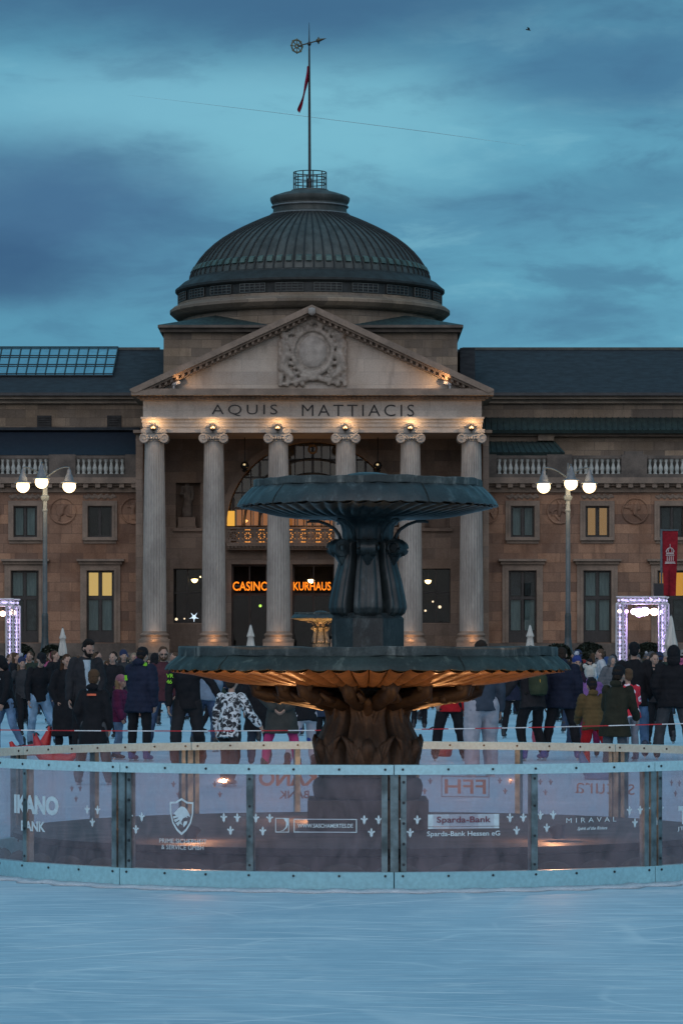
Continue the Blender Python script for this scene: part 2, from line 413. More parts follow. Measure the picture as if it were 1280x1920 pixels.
# clothing details
def backpack(c, c2=(.02,.02,.02)):
    def f(T, A, PEL, HD, L):
        g = MB(); g.loft([((0,.2,1.0), .13,.09), ((0,.215,1.08), .155,.11), ((0,.21,1.25), .155,.11), ((0,.19,1.38), .12,.09), ((0,.17,1.42), .06,.05)], 16, T); me = remesh(g, .014, 'backpack', 2); jitter(me, .01, 9)
        q = MB(); q.ell(T((.02,.315,1.2)), (.012,.008,.035), 8)
        s = MB()
        for k in (-1, 1): s.tube([T((k*.12,.15,1.4)), T((k*.13,.02,1.5)), T((k*.13,-.14,1.4)), T((k*.14,-.17,1.2)), T((k*.15,.1,1.03))], .022, 8)
        return [('backpack', me, fabric(c)), ('zip_tag', q, mat('amber_tag', (.6,.3,.03))), ('strap', s, fabric(c2))]
    return f
def patch(pos, size, c, glow=0, M=None):
    def f(T, A, PEL, HD, L):
        g = MB(); x, y, z = pos; a, b = size
        P = [[T((x-a+2*a*i/6, y + (abs(i-3)/3)**2*.03*(1 if y < 0 else -1), z-b+2*b*j/2)) for j in range(3)] for i in range(7)]
        Q = [[q + (V(0,.004,0) if y < 0 else V(0,-.004,0)) for q in r] for r in P]
        g.grid(P); g.grid(Q)
        return [('stripe', g, mat('patch%.2f%.2f' % (c[0], c[1]), c, c, rough=.5, bump=0))]
    return f

def P(**k): return k
BLK = (.013,.013,.016); BLK2 = (.022,.021,.024); NAVY = (.017,.022,.045); JEAN = (.10,.16,.25); DJEAN = (.035,.055,.10); GREY = (.09,.09,.10)
# row nearest the fountain, left to right
person(14, 1411, P(h=1.66, yaw=-62, lean=8, hpitch=22, top=('jacket', BLK), bot=(JEAN,'denim'), hat=('hood', BLK), hair=('short',(.05,.03,.02)), legs='stride', arms=('fwd','low'), long=.02, baggy=.014, top_extra=patch((.1,-.165,1.36),(.02,.02),(.5,.5,.55))), 'person in a black hooded jacket and grey blue jeans at the left edge')
person(72, 1402, P(h=1.76, yaw=20, lean=16, hpitch=26, top=('sweater', BLK), bot=((.17,.26,.36),'denim'), hat=('cap', BLK), legs='skate', arms=('low','fwd'), hair=('short', (.02,.015,.012))), 'man in a black sweater and pale blue jeans leaning over the red skating aid')
person(124, 1416, P(h=1.66, yaw=25, top=('coat', BLK), long=.0, coatlen=.16, bot=(BLK,), hair=('long', (.07,.035,.02)), arms=('pocket','pocket'), hpitch=8), 'long-haired woman in an ankle-length black coat behind the tall bearded man')
def openshirt(T, A, PEL, HD, L):
    g = MB(); g.loft([((.03,-.06,.80), .05,.105), ((.025,-.06,.98), .052,.108), ((.01,-.065,1.2), .06,.112), ((0,-.06,1.36), .07,.105), ((0,-.045,1.46), .07,.075)], 14, T)
    return [('shirt', remesh(g, .012, 'shirt', 2), fabric((.42,.5,.56)))]
person(160, 1426, P(h=1.9, yaw=16, lean=4, hpitch=22, hyaw=22, top=('jacket', (.03,.03,.034)), long=.08, bot=(BLK,), hair=('quiff', (.012,.009,.008)), beard=True, arms=('down','pocket'), legs='stand', skates=True, extra=openshirt), 'tall bearded man in an open dark jacket over a pale shirt looking down')
person(176, 1472, P(h=1.45, yaw=168, back=True, top=('coat', BLK), long=-.02, coatlen=-.1, bot=((.085,.085,.09),), hair=('short', (.10,.055,.03)), hooddown=True, legs='wide', arms=('down','pocket'), shoe=(.05,.05,.055), baggy=.03, top_extra=patch((0,.175,1.40),(.075,.016),(.75,.13,.05))), 'brown-haired child seen from behind in a black coat with an orange stripe')
person(222, 1424, P(h=1.30, yaw=70, lean=6, top=('puffer', (.13,.02,.065)), bot=(JEAN,'denim'), hat=('beanie', (.38,.16,.20)), hair=('long', (.3,.19,.1)), arms=('low','fwd'), legs='step', shoe=(.02,.02,.03)), 'child in a burgundy jacket and pink hat skating to the right')
def neon(T, A, PEL, HD, L):
    sh, el, wr, d, pn = A[1]; g = MB(); g.loft([(el*.45+sh*.55 + V(0,0,-.05), .108,.108), (el*.45+sh*.55 + V(0,0,.03), .112,.112)], 14)
    c = MB(); c.loft([((0,0,1.475), .1,.095), ((0,0,1.53), .092,.09)], 14, T)
    return [('neon_band', g, mat('neon', (.35,.85,.02), (.3,.8,.02), rough=.5)), ('neon_collar', c, mat('neon', (.35,.85,.02)))]
person(262, 1428, P(h=1.76, yaw=150, lean=5, back=True, w=1.08, top=('puffer', NAVY), long=.06, bot=(BLK,), hat=('beanie', BLK), shoe=(.02,.05,.20), arms=('down','fwd'), extra=neon, hpitch=10), 'person in a navy padded jacket with a neon yellow armband and blue skates')
person(306, 1407, P(h=1.80, yaw=8, top=('sweater', (.085,.03,.04)), long=.03, bot=(DJEAN,'denim'), glasses=True, hair=('short', (.09,.05,.03)), beard=True, arms=('down','pocket'), legs='wide', hpitch=6, w=1.05), 'man with glasses in a maroon top and dark jeans left of the fountain bowl')
def sleeve_print(T, A, PEL, HD, L):
    vs, fs = text_geo('VR\n46', width=.10); g = MB(); c = A[0][0]*.45 + A[0][1]*.55 + V(.0,-.098,.02)
    g.add([c + V(x, z*.006 + abs(x)*.15, y) for x, y, z in vs], fs); return [('sleeve_print', g, mat('neon', (.35,.85,.02)))]
person(352, 1442, P(h=1.82, yaw=-8, lean=6, w=1.08, top=('sweater', BLK), bot=(BLK2,), arms=('low','bal'), legs='stride', hpitch=20, baggy=.026, extra=sleeve_print), 'man in black with neon lettering on his sleeve striding beside the fountain bowl')
person(386, 1410, P(h=1.78, yaw=160, back=True, top=('hoodie', (.18,.24,.32)), bot=(DJEAN,'denim'), legs='step', arms=('pocket','down')), 'person in a grey blue hoodie and jeans behind the man with neon lettering')
person(430, 1476, P(h=1.42, yaw=155, back=True, lean=8, top=('jacket', (.3,.3,.3), 'camo'), long=.05, bot=(BLK2,), hat=('beanie', BLK, (.5,.02,.02)), legs='stride', mirror=True, arms=('bal','down'), baggy=.024), 'child in a black and white patterned jacket with a red pompom hat')
person(487, 1436, P(h=1.66, yaw=190, back=True, top=('coat', BLK), coatlen=-.08, bot=((.025,.035,.055),), legs='step', shoe=(.02,.03,.06)), 'person in a plain black coat left of the olive padded coat')
def clasp(T, A, PEL, HD, L): return []
person(527, 1452, P(h=1.62, yaw=175, back=True, w=1.1, top=('coat', (.055,.055,.05)), coatlen=-.14, bot=((.50,.05,.17),), arms=('back','back'), legs='wide', baggy=.012), 'person in a dark olive coat with hands clasped behind and pink trousers')
person(573, 1444, P(h=1.52, yaw=200, back=True, top=('jacket', BLK), bot=((.42,.4,.44),'floral'), hat=('hood', (.42,.28,.55)), arms=('bal','fwd'), lean=12, legs='skate'), 'person with a lilac hood and flower-printed pale leggings beside the fountain stem')
person(606, 1432, P(h=1.5, yaw=20, top=('jacket', DJEAN), bot=(BLK,), legs='stand'), 'person in a dark blue jacket mostly hidden by the fountain stem')
# right of the stem
person(842, 1427, P(h=1.62, yaw=185, back=True, w=1.05, top=('jacket', (.42,.012,.018)), bot=(BLK,), legs='wide', arms=('down','pocket'), baggy=.03), 'person in a bright red jacket and black trousers under the fountain bowl')
person(902, 1457, P(h=1.90, yaw=196, back=True, w=1.12, lean=4, top=('hoodie', (.045,.06,.085)), bot=((.36,.36,.41),), legs='step', arms=('down','bal'), skates=False, shoe=(.10,.11,.15), sole=(.6,.6,.62), baggy=.045), 'big man in a slate hoodie, pale grey sweatpants and white-soled trainers')
person(998, 1427, P(h=1.82, yaw=205, back=True, w=1.08, lean=8, top=('jacket', BLK2), bot=(BLK,), arms=('fwd','bal'), legs='bend', shoe=(.03,.07,.28), hat=('beanie', BLK), extra=backpack((.045,.055,.03))), 'person in black carrying an olive green backpack')
person(1052, 1426, P(h=1.78, yaw=172, back=True, w=1.1, top=('puffer', (.013,.017,.035)), bot=(BLK,), arms=('down','down'), legs='wide', shoe=(.03,.07,.26)), 'person in a dark navy padded jacket and blue skates right of the green backpack')
person(1106, 1420, P(h=1.42, yaw=185, back=True, top=('puffer', (.28,.13,.36)), bot=((.25,.02,.08),), hat=('ears', (.62,.6,.54)), arms=('fwd','fwd'), lean=8), 'child in a lilac jacket with a cream bear-eared hat')
person(1113, 1446, P(h=1.32, yaw=195, back=True, lean=14, w=1.12, top=('puffer', (.12,.075,.03)), bot=((.42,.012,.016),), hat=('beanie', BLK), arms=('fwd','fwd'), legs='skate', mirror=True, baggy=.035, shoe=(.2,.02,.03)), 'child in an olive brown padded jacket and red trousers')
person(1152, 1462, P(h=1.48, yaw=150, back=True, lean=14, w=1.12, top=('coat', (.028,.028,.018)), coatlen=-.2, bot=((.09,.10,.12),), hat=('beanie', BLK), hooddown=True, arms=('fwd','fwd'), legs='stand'), 'child in a dark green coat and black beanie bending beside the brown jacket')
person(1181, 1428, P(h=1.42, yaw=200, back=True, lean=12, top=('jacket', (.55,.03,.05), 'dots'), bot=((.22,.23,.27),), hair=('short', (.12,.07,.04)), arms=('fwd','down'), legs='step', shoe=(.05,.07,.12)), 'brown-haired child in a red jacket with large pale dots')
person(1188, 1424, P(h=1.88, yaw=175, back=True, w=1.1, top=('jacket', BLK), long=.03, bot=((.06,.12,.22),'denim'), hair=('short', BLK), legs='stride', mirror=True, arms=('pocket','pocket'), shoe=(.04,.05,.09)), 'large man in a black jacket and blue jeans striding away on the right')
person(1262, 1425, P(h=1.80, yaw=170, back=True, w=1.15, top=('puffer', BLK), hat=('hood', BLK), bot=((.055,.058,.065),), legs='wide', arms=('down','pocket'), baggy=.03), 'person in a black padded jacket with raised hood at the right edge of the ice')
person(1080, 1408, P(h=1.62, yaw=10, top=('jacket', (.03,.016,.03)), bot=(DJEAN,), hat=('beanie', (.03,.05,.2), (.5,.5,.55)), hair=('long', (.1,.06,.04)), arms=('hold','low')), 'woman in a dark plum jacket and blue hat with a pale pompom')
person(1225, 1400, P(h=1.68, yaw=15, top=('jacket', BLK2), bot=(BLK,), hair=('long', (.06,.04,.03)), arms=('up','hold'), legs='stand'), 'woman in a black jacket holding up a phone between two men in black')

# prototypes for everyone farther off: copies share the meshes and get their own colours
protos = []
for i, q in enumerate((P(h=1.70, yaw=0, voxel=.014, top=('jacket', BLK), bot=(BLK,), hair=('short', (.03,.02,.015)), arms=('pocket','down')),
          P(h=1.63, yaw=0, voxel=.014, top=('coat', BLK), bot=(BLK,), hair=('long', (.08,.05,.03)), arms=('hold','pocket')),
          P(h=1.74, yaw=0, voxel=.014, top=('puffer', BLK), bot=(DJEAN,), hat=('beanie', GREY), arms=('down','hold'), legs='wide'),
          P(h=1.66, yaw=0, voxel=.014, top=('puffer', BLK), bot=(BLK,), hat=('hood', BLK), arms=('pocket','pocket')),
          P(h=1.76, yaw=0, voxel=.014, top=('jacket', BLK), bot=(DJEAN,), hair=('short', (.1,.06,.04)), arms=('bal','bal'), legs='skate', lean=10),
          P(h=1.64, yaw=0, voxel=.014, top=('hoodie', BLK), bot=(BLK,), hat=('beanie', (.3,.3,.32), (.4,.4,.42)), hair=('long', (.12,.08,.05)), arms=('bal','out'), legs='stride'))):
    r = bpy.data.objects.new('person', None); link(r); put_parts(person_geo(q), r); protos.append(r)
used_proto = set(); cr2 = random.Random(8)
CLOTH = {'jacket','coat','puffer','hoodie'}
def extra_person(pi, x, Y, z, s, yaw, tc, bc, hc, label, group):
    src = protos[pi]
    if pi in used_proto: o = copy_tree(src)
    else: used_proto.add(pi); o = src
    o.location = (PX(x, Y), Y, z); o.rotation_euler = (rad(cr2.uniform(-3,4)), rad(cr2.uniform(-4,4)), rad(yaw)); o.scale = (s,s,s)
    tag(o, label, 'person', group)
    for ch in o.children:
        n = ch.name.split('.')[0]; m = None
        if n in CLOTH or n == 'hood': m = fabric(tc)
        elif n == 'trousers': m = fabric(bc)
        elif n == 'hat': m = fabric(hc, 'wool')
        if m: ch.material_slots[0].link = 'OBJECT'; ch.material_slots[0].material = m
    return o
TC = {'black': BLK, 'charcoal': (.04,.04,.044), 'navy': NAVY, 'brown': (.07,.045,.03), 'grey': (.13,.13,.14), 'dark green': (.03,.045,.035), 'wine red': (.13,.02,.03), 'beige': (.27,.21,.15), 'blue': (.04,.08,.2), 'pink': (.42,.1,.2), 'white': (.5,.5,.52)}
KN = ('jacket','long coat','padded jacket','hooded jacket','jacket','hoodie')
HN = ('bare head','long hair','beanie','raised hood','bare head','bobble hat')
cr = random.Random(5)
crowd = []   # spectators packed behind the far edge of the ice
for side, x0, x1, n in (('left', -20, 322, 40), ('right', 1042, 1300, 34), ('middle', 330, 1040, 22)):
    for k in range(n):
        x = x0 + (x1-x0)*(k+.5)/n + cr.uniform(-7, 7)
        crowd.append((side, x, cr.uniform(118, 146)))
for side, x, Y in crowd:
    pi = cr.choice((0,0,1,1,2,2,3,5)); cn = cr.choice(('black','black','black','charcoal','charcoal','navy','navy','brown','grey','dark green','wine red','beige'))
    where = {'left': 'in the crowd left of the fountain', 'right': 'in the crowd right of the fountain', 'middle': 'in the crowd behind the fountain'}[side]
    extra_person(pi, x, Y, -.3, cr.uniform(.95, 1.06), cr.choice((0,20,-25,40,-50,170,200,90,-90)) + cr.uniform(-15,15), TC[cn], cr.choice((BLK, DJEAN, BLK2)), cr.choice((BLK, GREY, (.3,.28,.27), (.25,.03,.03))), '%s spectator with %s %s' % ((cn + ' ' + KN[pi]), HN[pi], where), 'spectators beyond the rink')
# skaters in the middle distance, each told apart by colour and neighbour
for pi, x, Y, s, yaw, tn, bc, lab in (
    (4, 100, 84, 1.0, 60, 'black', DJEAN, 'skater in black with dark jeans behind the black-sweatered man'),
    (1, 140, 76, .98, 30, 'charcoal', BLK, 'woman in a charcoal coat behind the tall bearded man'),
    (0, 205, 70, 1.0, -20, 'black', BLK, 'man in a black jacket behind the burgundy child'),
    (2, 236, 78, 1.0, 15, 'charcoal', BLK2, 'man in a charcoal padded jacket between burgundy child and neon armband'),
    (3, 288, 82, 1.0, 160, 'black', BLK, 'hooded person in black behind the neon armband'),
    (4, 330, 92, .98, -70, 'navy', DJEAN, 'skater in navy between the maroon top and neon lettering'),
    (5, 398, 74, .92, 120, 'dark green', BLK, 'skater in a dark green hoodie behind the patterned jacket'),
    (2, 462, 66, .98, 175, 'black', BLK2, 'person in a black padded jacket right of the patterned jacket'),
    (0, 503, 80, .98, 190, 'navy', DJEAN, 'person in a navy jacket behind the olive coat'),
    (3, 556, 72, .95, 200, 'black', DJEAN, 'hooded person in black behind the flower-printed leggings'),
    (1, 785, 78, 1.0, 175, 'black', BLK, 'person in a black coat just right of the fountain stem'),
    (4, 814, 86, .92, 150, 'black', BLK, 'skater in black left of the bright red jacket'),
    (5, 868, 90, .95, -40, 'blue', DJEAN, 'skater in blue between the red jacket and big man'),
    (4, 932, 82, 1.0, 240, 'black', BLK, 'skater in black right of the big man with sweatpants'),
    (0, 958, 96, .95, 30, 'beige', DJEAN, 'far skater in a beige jacket left of the green backpack'),
    (5, 962, 70, .95, 160, 'navy', BLK, 'skater in a navy hoodie beside the green backpack'),
    (2, 1076, 74, 1.0, 190, 'black', DJEAN, 'person in a black padded jacket behind the bear-eared hat'),
    (3, 1140, 80, .96, 20, 'grey', BLK, 'hooded person in grey behind the dark green coat'),
    (1, 1215, 82, 1.0, 10, 'charcoal', BLK, 'woman in a charcoal coat right of the striding large man'),
    (2, 1238, 66, .97, 165, 'black', BLK, 'person in a black padded jacket left of the raised hood'),
    (4, 36, 92, .98, -60, 'navy', DJEAN, 'skater in navy behind the black hooded jacket'),
    (5, 50, 72, .98, 20, 'charcoal', BLK, 'person in a charcoal hoodie and bobble hat at far left')):
    extra_person(pi, x, Y, 0, s, yaw, TC[tn], bc, (.03,.04,.09), lab, 'skaters on the ice')

# more skaters crowding the middle of the ice
sk = random.Random(21)
for side, x0, x1, n in (('left of the fountain', 4, 330, 22), ('behind the fountain bowl', 340, 620, 9), ('behind the fountain bowl', 790, 1030, 11), ('right of the fountain', 1040, 1290, 18)):
    for k in range(n):
        x = x0 + (x1-x0)*(k+.5)/n + sk.uniform(-8, 8); pi = sk.choice((0,1,2,2,3,4,5)); cn = sk.choice(('black','black','charcoal','navy','brown','dark green','wine red','grey','blue','beige','pink','white'))
        extra_person(pi, x, sk.uniform(84, 113), 0, sk.uniform(.86, 1.04), sk.choice((0,35,-40,90,-90,160,200)) + sk.uniform(-20,20), TC[cn], sk.choice((BLK, DJEAN, BLK2, (.10,.16,.25))), sk.choice((BLK, GREY, (.3,.28,.27), (.04,.06,.2))), 'distant skater in %s %s with %s %s' % (cn, KN[pi], HN[pi], side), 'distant skaters on the ice')
# ------------------------------------------------------------------ the domed building
Y0 = 216.67
def bx(x, d): return PX(x, Y0+d)
def bz(y, d): return PZ(y, Y0+d)
def bp(x, y, d): return Vector((bx(x, d), Y0+d, bz(y, d)))
def fbox(mb, x0, x1, y0, y1, d, t): mb.box(bx(x0, d), bx(x1, d), Y0+d, Y0+d+t, bz(y0, d), bz(y1, d))
def fprism(mb, pts, d, t):
    mb.prism(pts, lambda p: bp(p[0], p[1], d), lambda p: bp(p[0], p[1], d) + V(0,t,0))
def holes(mb, x0, x1, y0, y1, d, t, hs):
    xs = sorted({x0, x1} | {v for h in hs for v in h[:2] if x0 < v < x1}); ys = sorted({y0, y1} | {v for h in hs for v in h[2:] if y0 < v < y1})
    for a, b in zip(xs, xs[1:]):
        run = None
        for c, e in list(zip(ys, ys[1:])) + [(None, None)]:
            solid = c is not None and not any(h[0] <= (a+b)/2 <= h[1] and h[2] <= (c+e)/2 <= h[3] for h in hs)
            if solid: run = (run[0], e) if run else (c, e)
            elif run: fbox(mb, a, b, run[0], run[1], d, t); run = None
WALL = stone('wing_sandstone', (.35,.215,.145), (.215,.14,.105), 1.45, .62, vary=.6)
ATTIC = stone('attic_sandstone', (.29,.235,.18), (.19,.16,.13), 1.3, .55, (.6,.58,.55))
PALE = stone('pale_stone', (.54,.49,.43), (.46,.42,.375), 1.9, .8, (.75,.7,.66), .8, .012, vary=.2)
INNER = stone('porch_stone', (.30,.235,.19), (.23,.18,.145), 1.7, .7, (.65,.6,.55), .8, .012, vary=.4)
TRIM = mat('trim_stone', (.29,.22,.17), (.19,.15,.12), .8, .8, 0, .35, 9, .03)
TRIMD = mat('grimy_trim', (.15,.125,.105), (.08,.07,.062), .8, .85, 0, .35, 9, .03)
COLM = mat('column_stone', (.38,.36,.33), (.26,.245,.225), .9, .8, 0, .3, 8, .03, (1,1,.35))
SLATE = mat('slate', (.020,.028,.036), (.013,.019,.025), 1.5, .8, 0, .3, 10, .03, (1,1,4))
COPPER = mat('dark_copper', (.078,.09,.085), (.042,.052,.05), 1.2, .6, .1, .25, 8, .02, (1,1,.3))
PATINA = mat('green_patina', (.088,.15,.132), (.045,.08,.075), 1.4, .6, .1, .25, 9, .02)
PATDK = mat('dark_patina', (.035,.062,.058), (.02,.035,.036), 1.2, .6, .2, .3, 9, .02, (3,1,1))
FRAME = mat('window_frame', (.02,.021,.022), None, 4, .45)
CURT = mat('pale_curtain', (.24,.32,.32), (.17,.24,.245), 2.2, .8, 0, .2, 12, .02, (4,1,.4))
DKIN = mat('dark_interior', (.018,.016,.015), None, 2, .8)
def glassmat(name, tint, milk=0.0, milkc=(.5,.5,.5), rough=.03, ior=1.5, grime=0.0):
    m, t = newmat(name); tr = t.node('ShaderNodeBsdfTransparent'); tr.inputs[0].default_value = C4(tint)
    gl = t.node('ShaderNodeBsdfGlossy'); gl.inputs[0].default_value = (1,1,1,1); gl.inputs['Roughness'].default_value = rough
    fr = t.node('ShaderNodeFresnel'); ge = t.node('ShaderNodeNewGeometry'); t.inp(fr, 0, t.ramp(ge.outputs['Backfacing'], 0.0, 1.0, ior, 1/ior, False))
    base = tr.outputs[0]
    if milk:
        df = t.node('ShaderNodeBsdfDiffuse'); df.inputs[0].default_value = C4(milkc); mx = t.node('ShaderNodeMixShader')
        o = t.node('ShaderNodeTexCoord').outputs['Object']; nz = t.noise(t.vmap(o, (1,1,.5)), 3.4, 7, .75, .6)
        t.inp(mx, 0, t.ramp(nz, .25, .75, milk*(1-grime), milk*(1+grime))); t.l.new(base, mx.inputs[1]); t.l.new(df.outputs[0], mx.inputs[2]); base = mx.outputs[0]
    mx = t.node('ShaderNodeMixShader'); t.l.new(fr.outputs[0], mx.inputs[0]); t.l.new(base, mx.inputs[1]); t.l.new(gl.outputs[0], mx.inputs[2])
    t.out(mx.outputs[0]); _mc[name] = m; return m
GLASS = glassmat('window_glass', (.8,.84,.84), rough=0, ior=1.27)
LAMPW = emit('warm_lamp', (1,.62,.25), 9)

bld = empty('domed_hall', (bx(585, 0), Y0, 1.2), 'columned sandstone hall with a copper dome, triangular pediment and long wings', 'building')
def part(mb, name, m, parent=bld, smooth=None, label=None):
    o = mb.build(name, m, parent, smooth)
    if label: o['label'] = label
    return o
# --- wings
DW = 5.0
UP = [(26,70), (165,210), (957,1001), (1097,1141), (1236,1280), (1375,1419), (-114,-70)]
LO = [(21,73), (163,214), (953,1005), (1093,1145), (1232,1284), (1372,1424), (-119,-67)]
for (x0, x1) in ((-320, 268), (903, 1560)):
    w = MB(); hs = [(a, b, 949, 1007) for a, b in UP if x0 < a < x1] + [(a, b, 1070, 1205) for a, b in LO if x0 < a < x1]
    holes(w, x0, x1, 906, 1240, DW, .6, hs); part(w, 'wall', WALL)
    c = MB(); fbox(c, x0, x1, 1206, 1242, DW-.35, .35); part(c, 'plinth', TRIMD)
    c = MB(); fbox(c, x0, x1, 895, 906, DW-.9, 1.5); fbox(c, x0, x1, 906, 911, DW-.55, .55); fbox(c, x0, x1, 911, 923, DW-.2, .2)
    x = x0+4
    while x < x1: fbox(c, x, x+9, 906.2, 914, DW-.8, .6); x += 22.5
    part(c, 'cornice', TRIM)
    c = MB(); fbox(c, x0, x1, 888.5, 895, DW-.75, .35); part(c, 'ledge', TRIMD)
def window(x0, x1, y0, y1, d, transom=None, look='curtain', parent=bld):
    f = MB(); q = 2.6; cx = (x0+x1)/2
    fbox(f, x0, x0+q, y0, y1, d, .14); fbox(f, x1-q, x1, y0, y1, d, .14); fbox(f, x0+q, x1-q, y0, y0+q, d, .14); fbox(f, x0+q, x1-q, y1-q, y1, d, .14)
    fbox(f, cx-2.2, cx+2.2, y0+q, y1-q, d-.02, .16)
    cells = [(y0+q, y1-q)]
    if transom:
        fbox(f, x0+q, x1-q, transom-3, transom+3, d-.03, .17); fbox(f, x0+q, x1-q, y1-22, y1-q, d+.01, .12)
        cells = [(y0+q, transom-3), (transom+3, y1-22)]
    wn = part(f, 'window', FRAME, parent)
    for i, (a, b) in enumerate(cells):
        for (l, r) in ((x0+q, cx-2.2), (cx+2.2, x1-q)):
            lk = look[i] if isinstance(look, tuple) else look
            p = MB(); fbox(p, l, r, a, b, d+.06, .02); part(p, 'pane', GLASS, wn)
            s = MB(); fbox(s, l+1.6, r-1.6, a+1.2, b-1.2, d+.17, .03)
            m = {'curtain': CURT, 'dark': DKIN, 'sunset': emit('sunset_reflection', (1,.62,.2), .8), 'lit': emit('lit_pane', (1,.55,.24), .34), 'orange': emit('orange_pane', (1,.42,.05), .75), 'dim': mat('dim_curtain', (.06,.075,.08), None, 3, .8)}[lk]  # the sunset look paints a reflected evening sky as a glowing sheet
            part(s, 'curtain' if lk in ('curtain','dim') else ('lit_or_sunset_sheet' if lk != 'dark' else 'blind'), m, wn)
    bk = MB(); fbox(bk, x0+.5, x1-.5, y0+.5, y1-.5, d+.26, .04); part(bk, 'room_back', DKIN, wn)
    return wn
def surround(x0, x1, y0, y1, d, wdt, hood=False):
    s = MB(); fbox(s, x0-wdt, x0, y0-wdt, y1, d-.12, .14); fbox(s, x1, x1+wdt, y0-wdt, y1, d-.12, .14); fbox(s, x0, x1, y0-wdt, y0, d-.12, .14)
    fbox(s, x0-wdt*.45, x0-1, y0-wdt*.45, y1, d-.17, .05); fbox(s, x1+1, x1+wdt*.45, y0-wdt*.45, y1, d-.17, .05); fbox(s, x0-1, x1+1, y0-wdt*.45, y0-1, d-.17, .05)
    if hood:
        fbox(s, x0-wdt-7, x1+wdt+7, y0-wdt-10, y0-wdt-6, d-.55, .57); fbox(s, x0-wdt-3, x1+wdt+3, y0-wdt-6, y0-wdt, d-.3, .32)
    else:
        fbox(s, x0-wdt, x1+wdt, y1, y1+6, d-.3, .32); fbox(s, x0-wdt+2, x1+wdt-2, y1+6, y1+12, d-.1, .12)
    part(s, 'window_surround', TRIM)
    if not hood:
        g = MB()
        for k in range(16): g.ell(bp(x0-6 + (x1-x0+12)*k/15, 931 + 3*math.sin(k*2.1), d), (.14,.09,.12), 8)
        part(remesh_mb(g, .05), 'relief_band', TRIM, smooth=180)
def remesh_mb(mb, vox, it=1):
    me = remesh(mb, vox, 'r', it); q = MB(); q.v = [tuple(v.co) for v in me.vertices]; q.f = [list(p.vertices) for p in me.polygons]; q.m = [0]*len(q.f); bpy.data.meshes.remove(me); return q
for i, (a, b) in enumerate(UP): window(a, b, 949, 1007, DW+.28, None, {0: 'curtain', 1: 'dark', 3: 'lit', 4: 'dim'}.get(i, 'curtain')); surround(a, b, 949, 1007, DW, 10)
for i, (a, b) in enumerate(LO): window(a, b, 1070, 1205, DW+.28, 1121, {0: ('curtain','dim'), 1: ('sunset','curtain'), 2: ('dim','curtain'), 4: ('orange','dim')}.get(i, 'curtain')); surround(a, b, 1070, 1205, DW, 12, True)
for cx in (-23, 118, 251, 911, 1049, 1190, 1329):
    g = MB(); c = bp(cx, 958, DW); r = 26/30*1.02
    g.grid([[c + V(q*math.sin(a), -h, q*math.cos(a)) for q, h in ((r*1.0,-.05), (r*.98,.07), (r*.92,.10), (r*.86,.07), (r*.82,.01), (r*.01,.01))] for a in [2*PI*k/40 for k in range(40)]], wrap_u=True)
    part(g, 'roundel', WALL, smooth=40)
    g = MB(); rr = random.Random(cx)
    for k in range(9):
        a = rr.uniform(0, 2*PI); q = rr.uniform(.05, .5); p = c + V(q*math.sin(a), -.03, q*math.cos(a)); a2 = rr.uniform(0, 2*PI)
        g.capsule(p, p + V(.36*math.sin(a2), 0, .36*math.cos(a2)), .10, .06, 8)
    g.ell(c + V(.05,-.06,.42), (.13,.1,.15), 10); g.capsule(c + V(0,-.05,.25), c + V(-.05,-.05,-.2), .17, .12, 10)
    part(remesh_mb(g, .045), 'roundel_relief', WALL, smooth=180)
# balustrades
bals = MB()
for (spans, piers) in (([(-130,-40), (0,92), (142,235)], [(-40,0), (92,142), (235,270)]), ([(930,1025), (1072,1164), (1212,1304), (1352,1444)], [(903,930), (1025,1072), (1164,1212), (1304,1352)])):
    b = MB()
    for (a, e) in spans: fbox(b, a, e, 854, 860, DW-.62, .5); fbox(b, a, e, 889, 895.2, DW-.6, .45)
    for (a, e) in piers: fbox(b, a, e, 852, 895, DW-.7, .7)
    if piers[0][0] > 800:
        fbox(b, 1170, 1205, 846, 852.2, DW-.6, .5)
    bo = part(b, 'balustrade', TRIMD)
    for (a, e) in spans:
        n = 9
        for k in range(n):
            g = MB(); x = a + (e-a)*(k+.5)/n; c = bp(x, 889, DW-.4); hh = 29/30*1.02
            g.lathe([(.13,0), (.13,.06), (.09,.10), (.145,.30), (.15,.38), (.08,.62), (.07,.74), (.12,.84), (.12,.89), (.13,.9), (.13,hh-.0)], c, 10)
            part(g, 'baluster', mat('pale_baluster', (.50,.52,.49), (.34,.37,.35), 3, .8), bo, 40)
        g = MB(); fbox(g, a, e, 860, 889, DW+.5, .1); part(g, 'back_wall', TRIMD, bo)
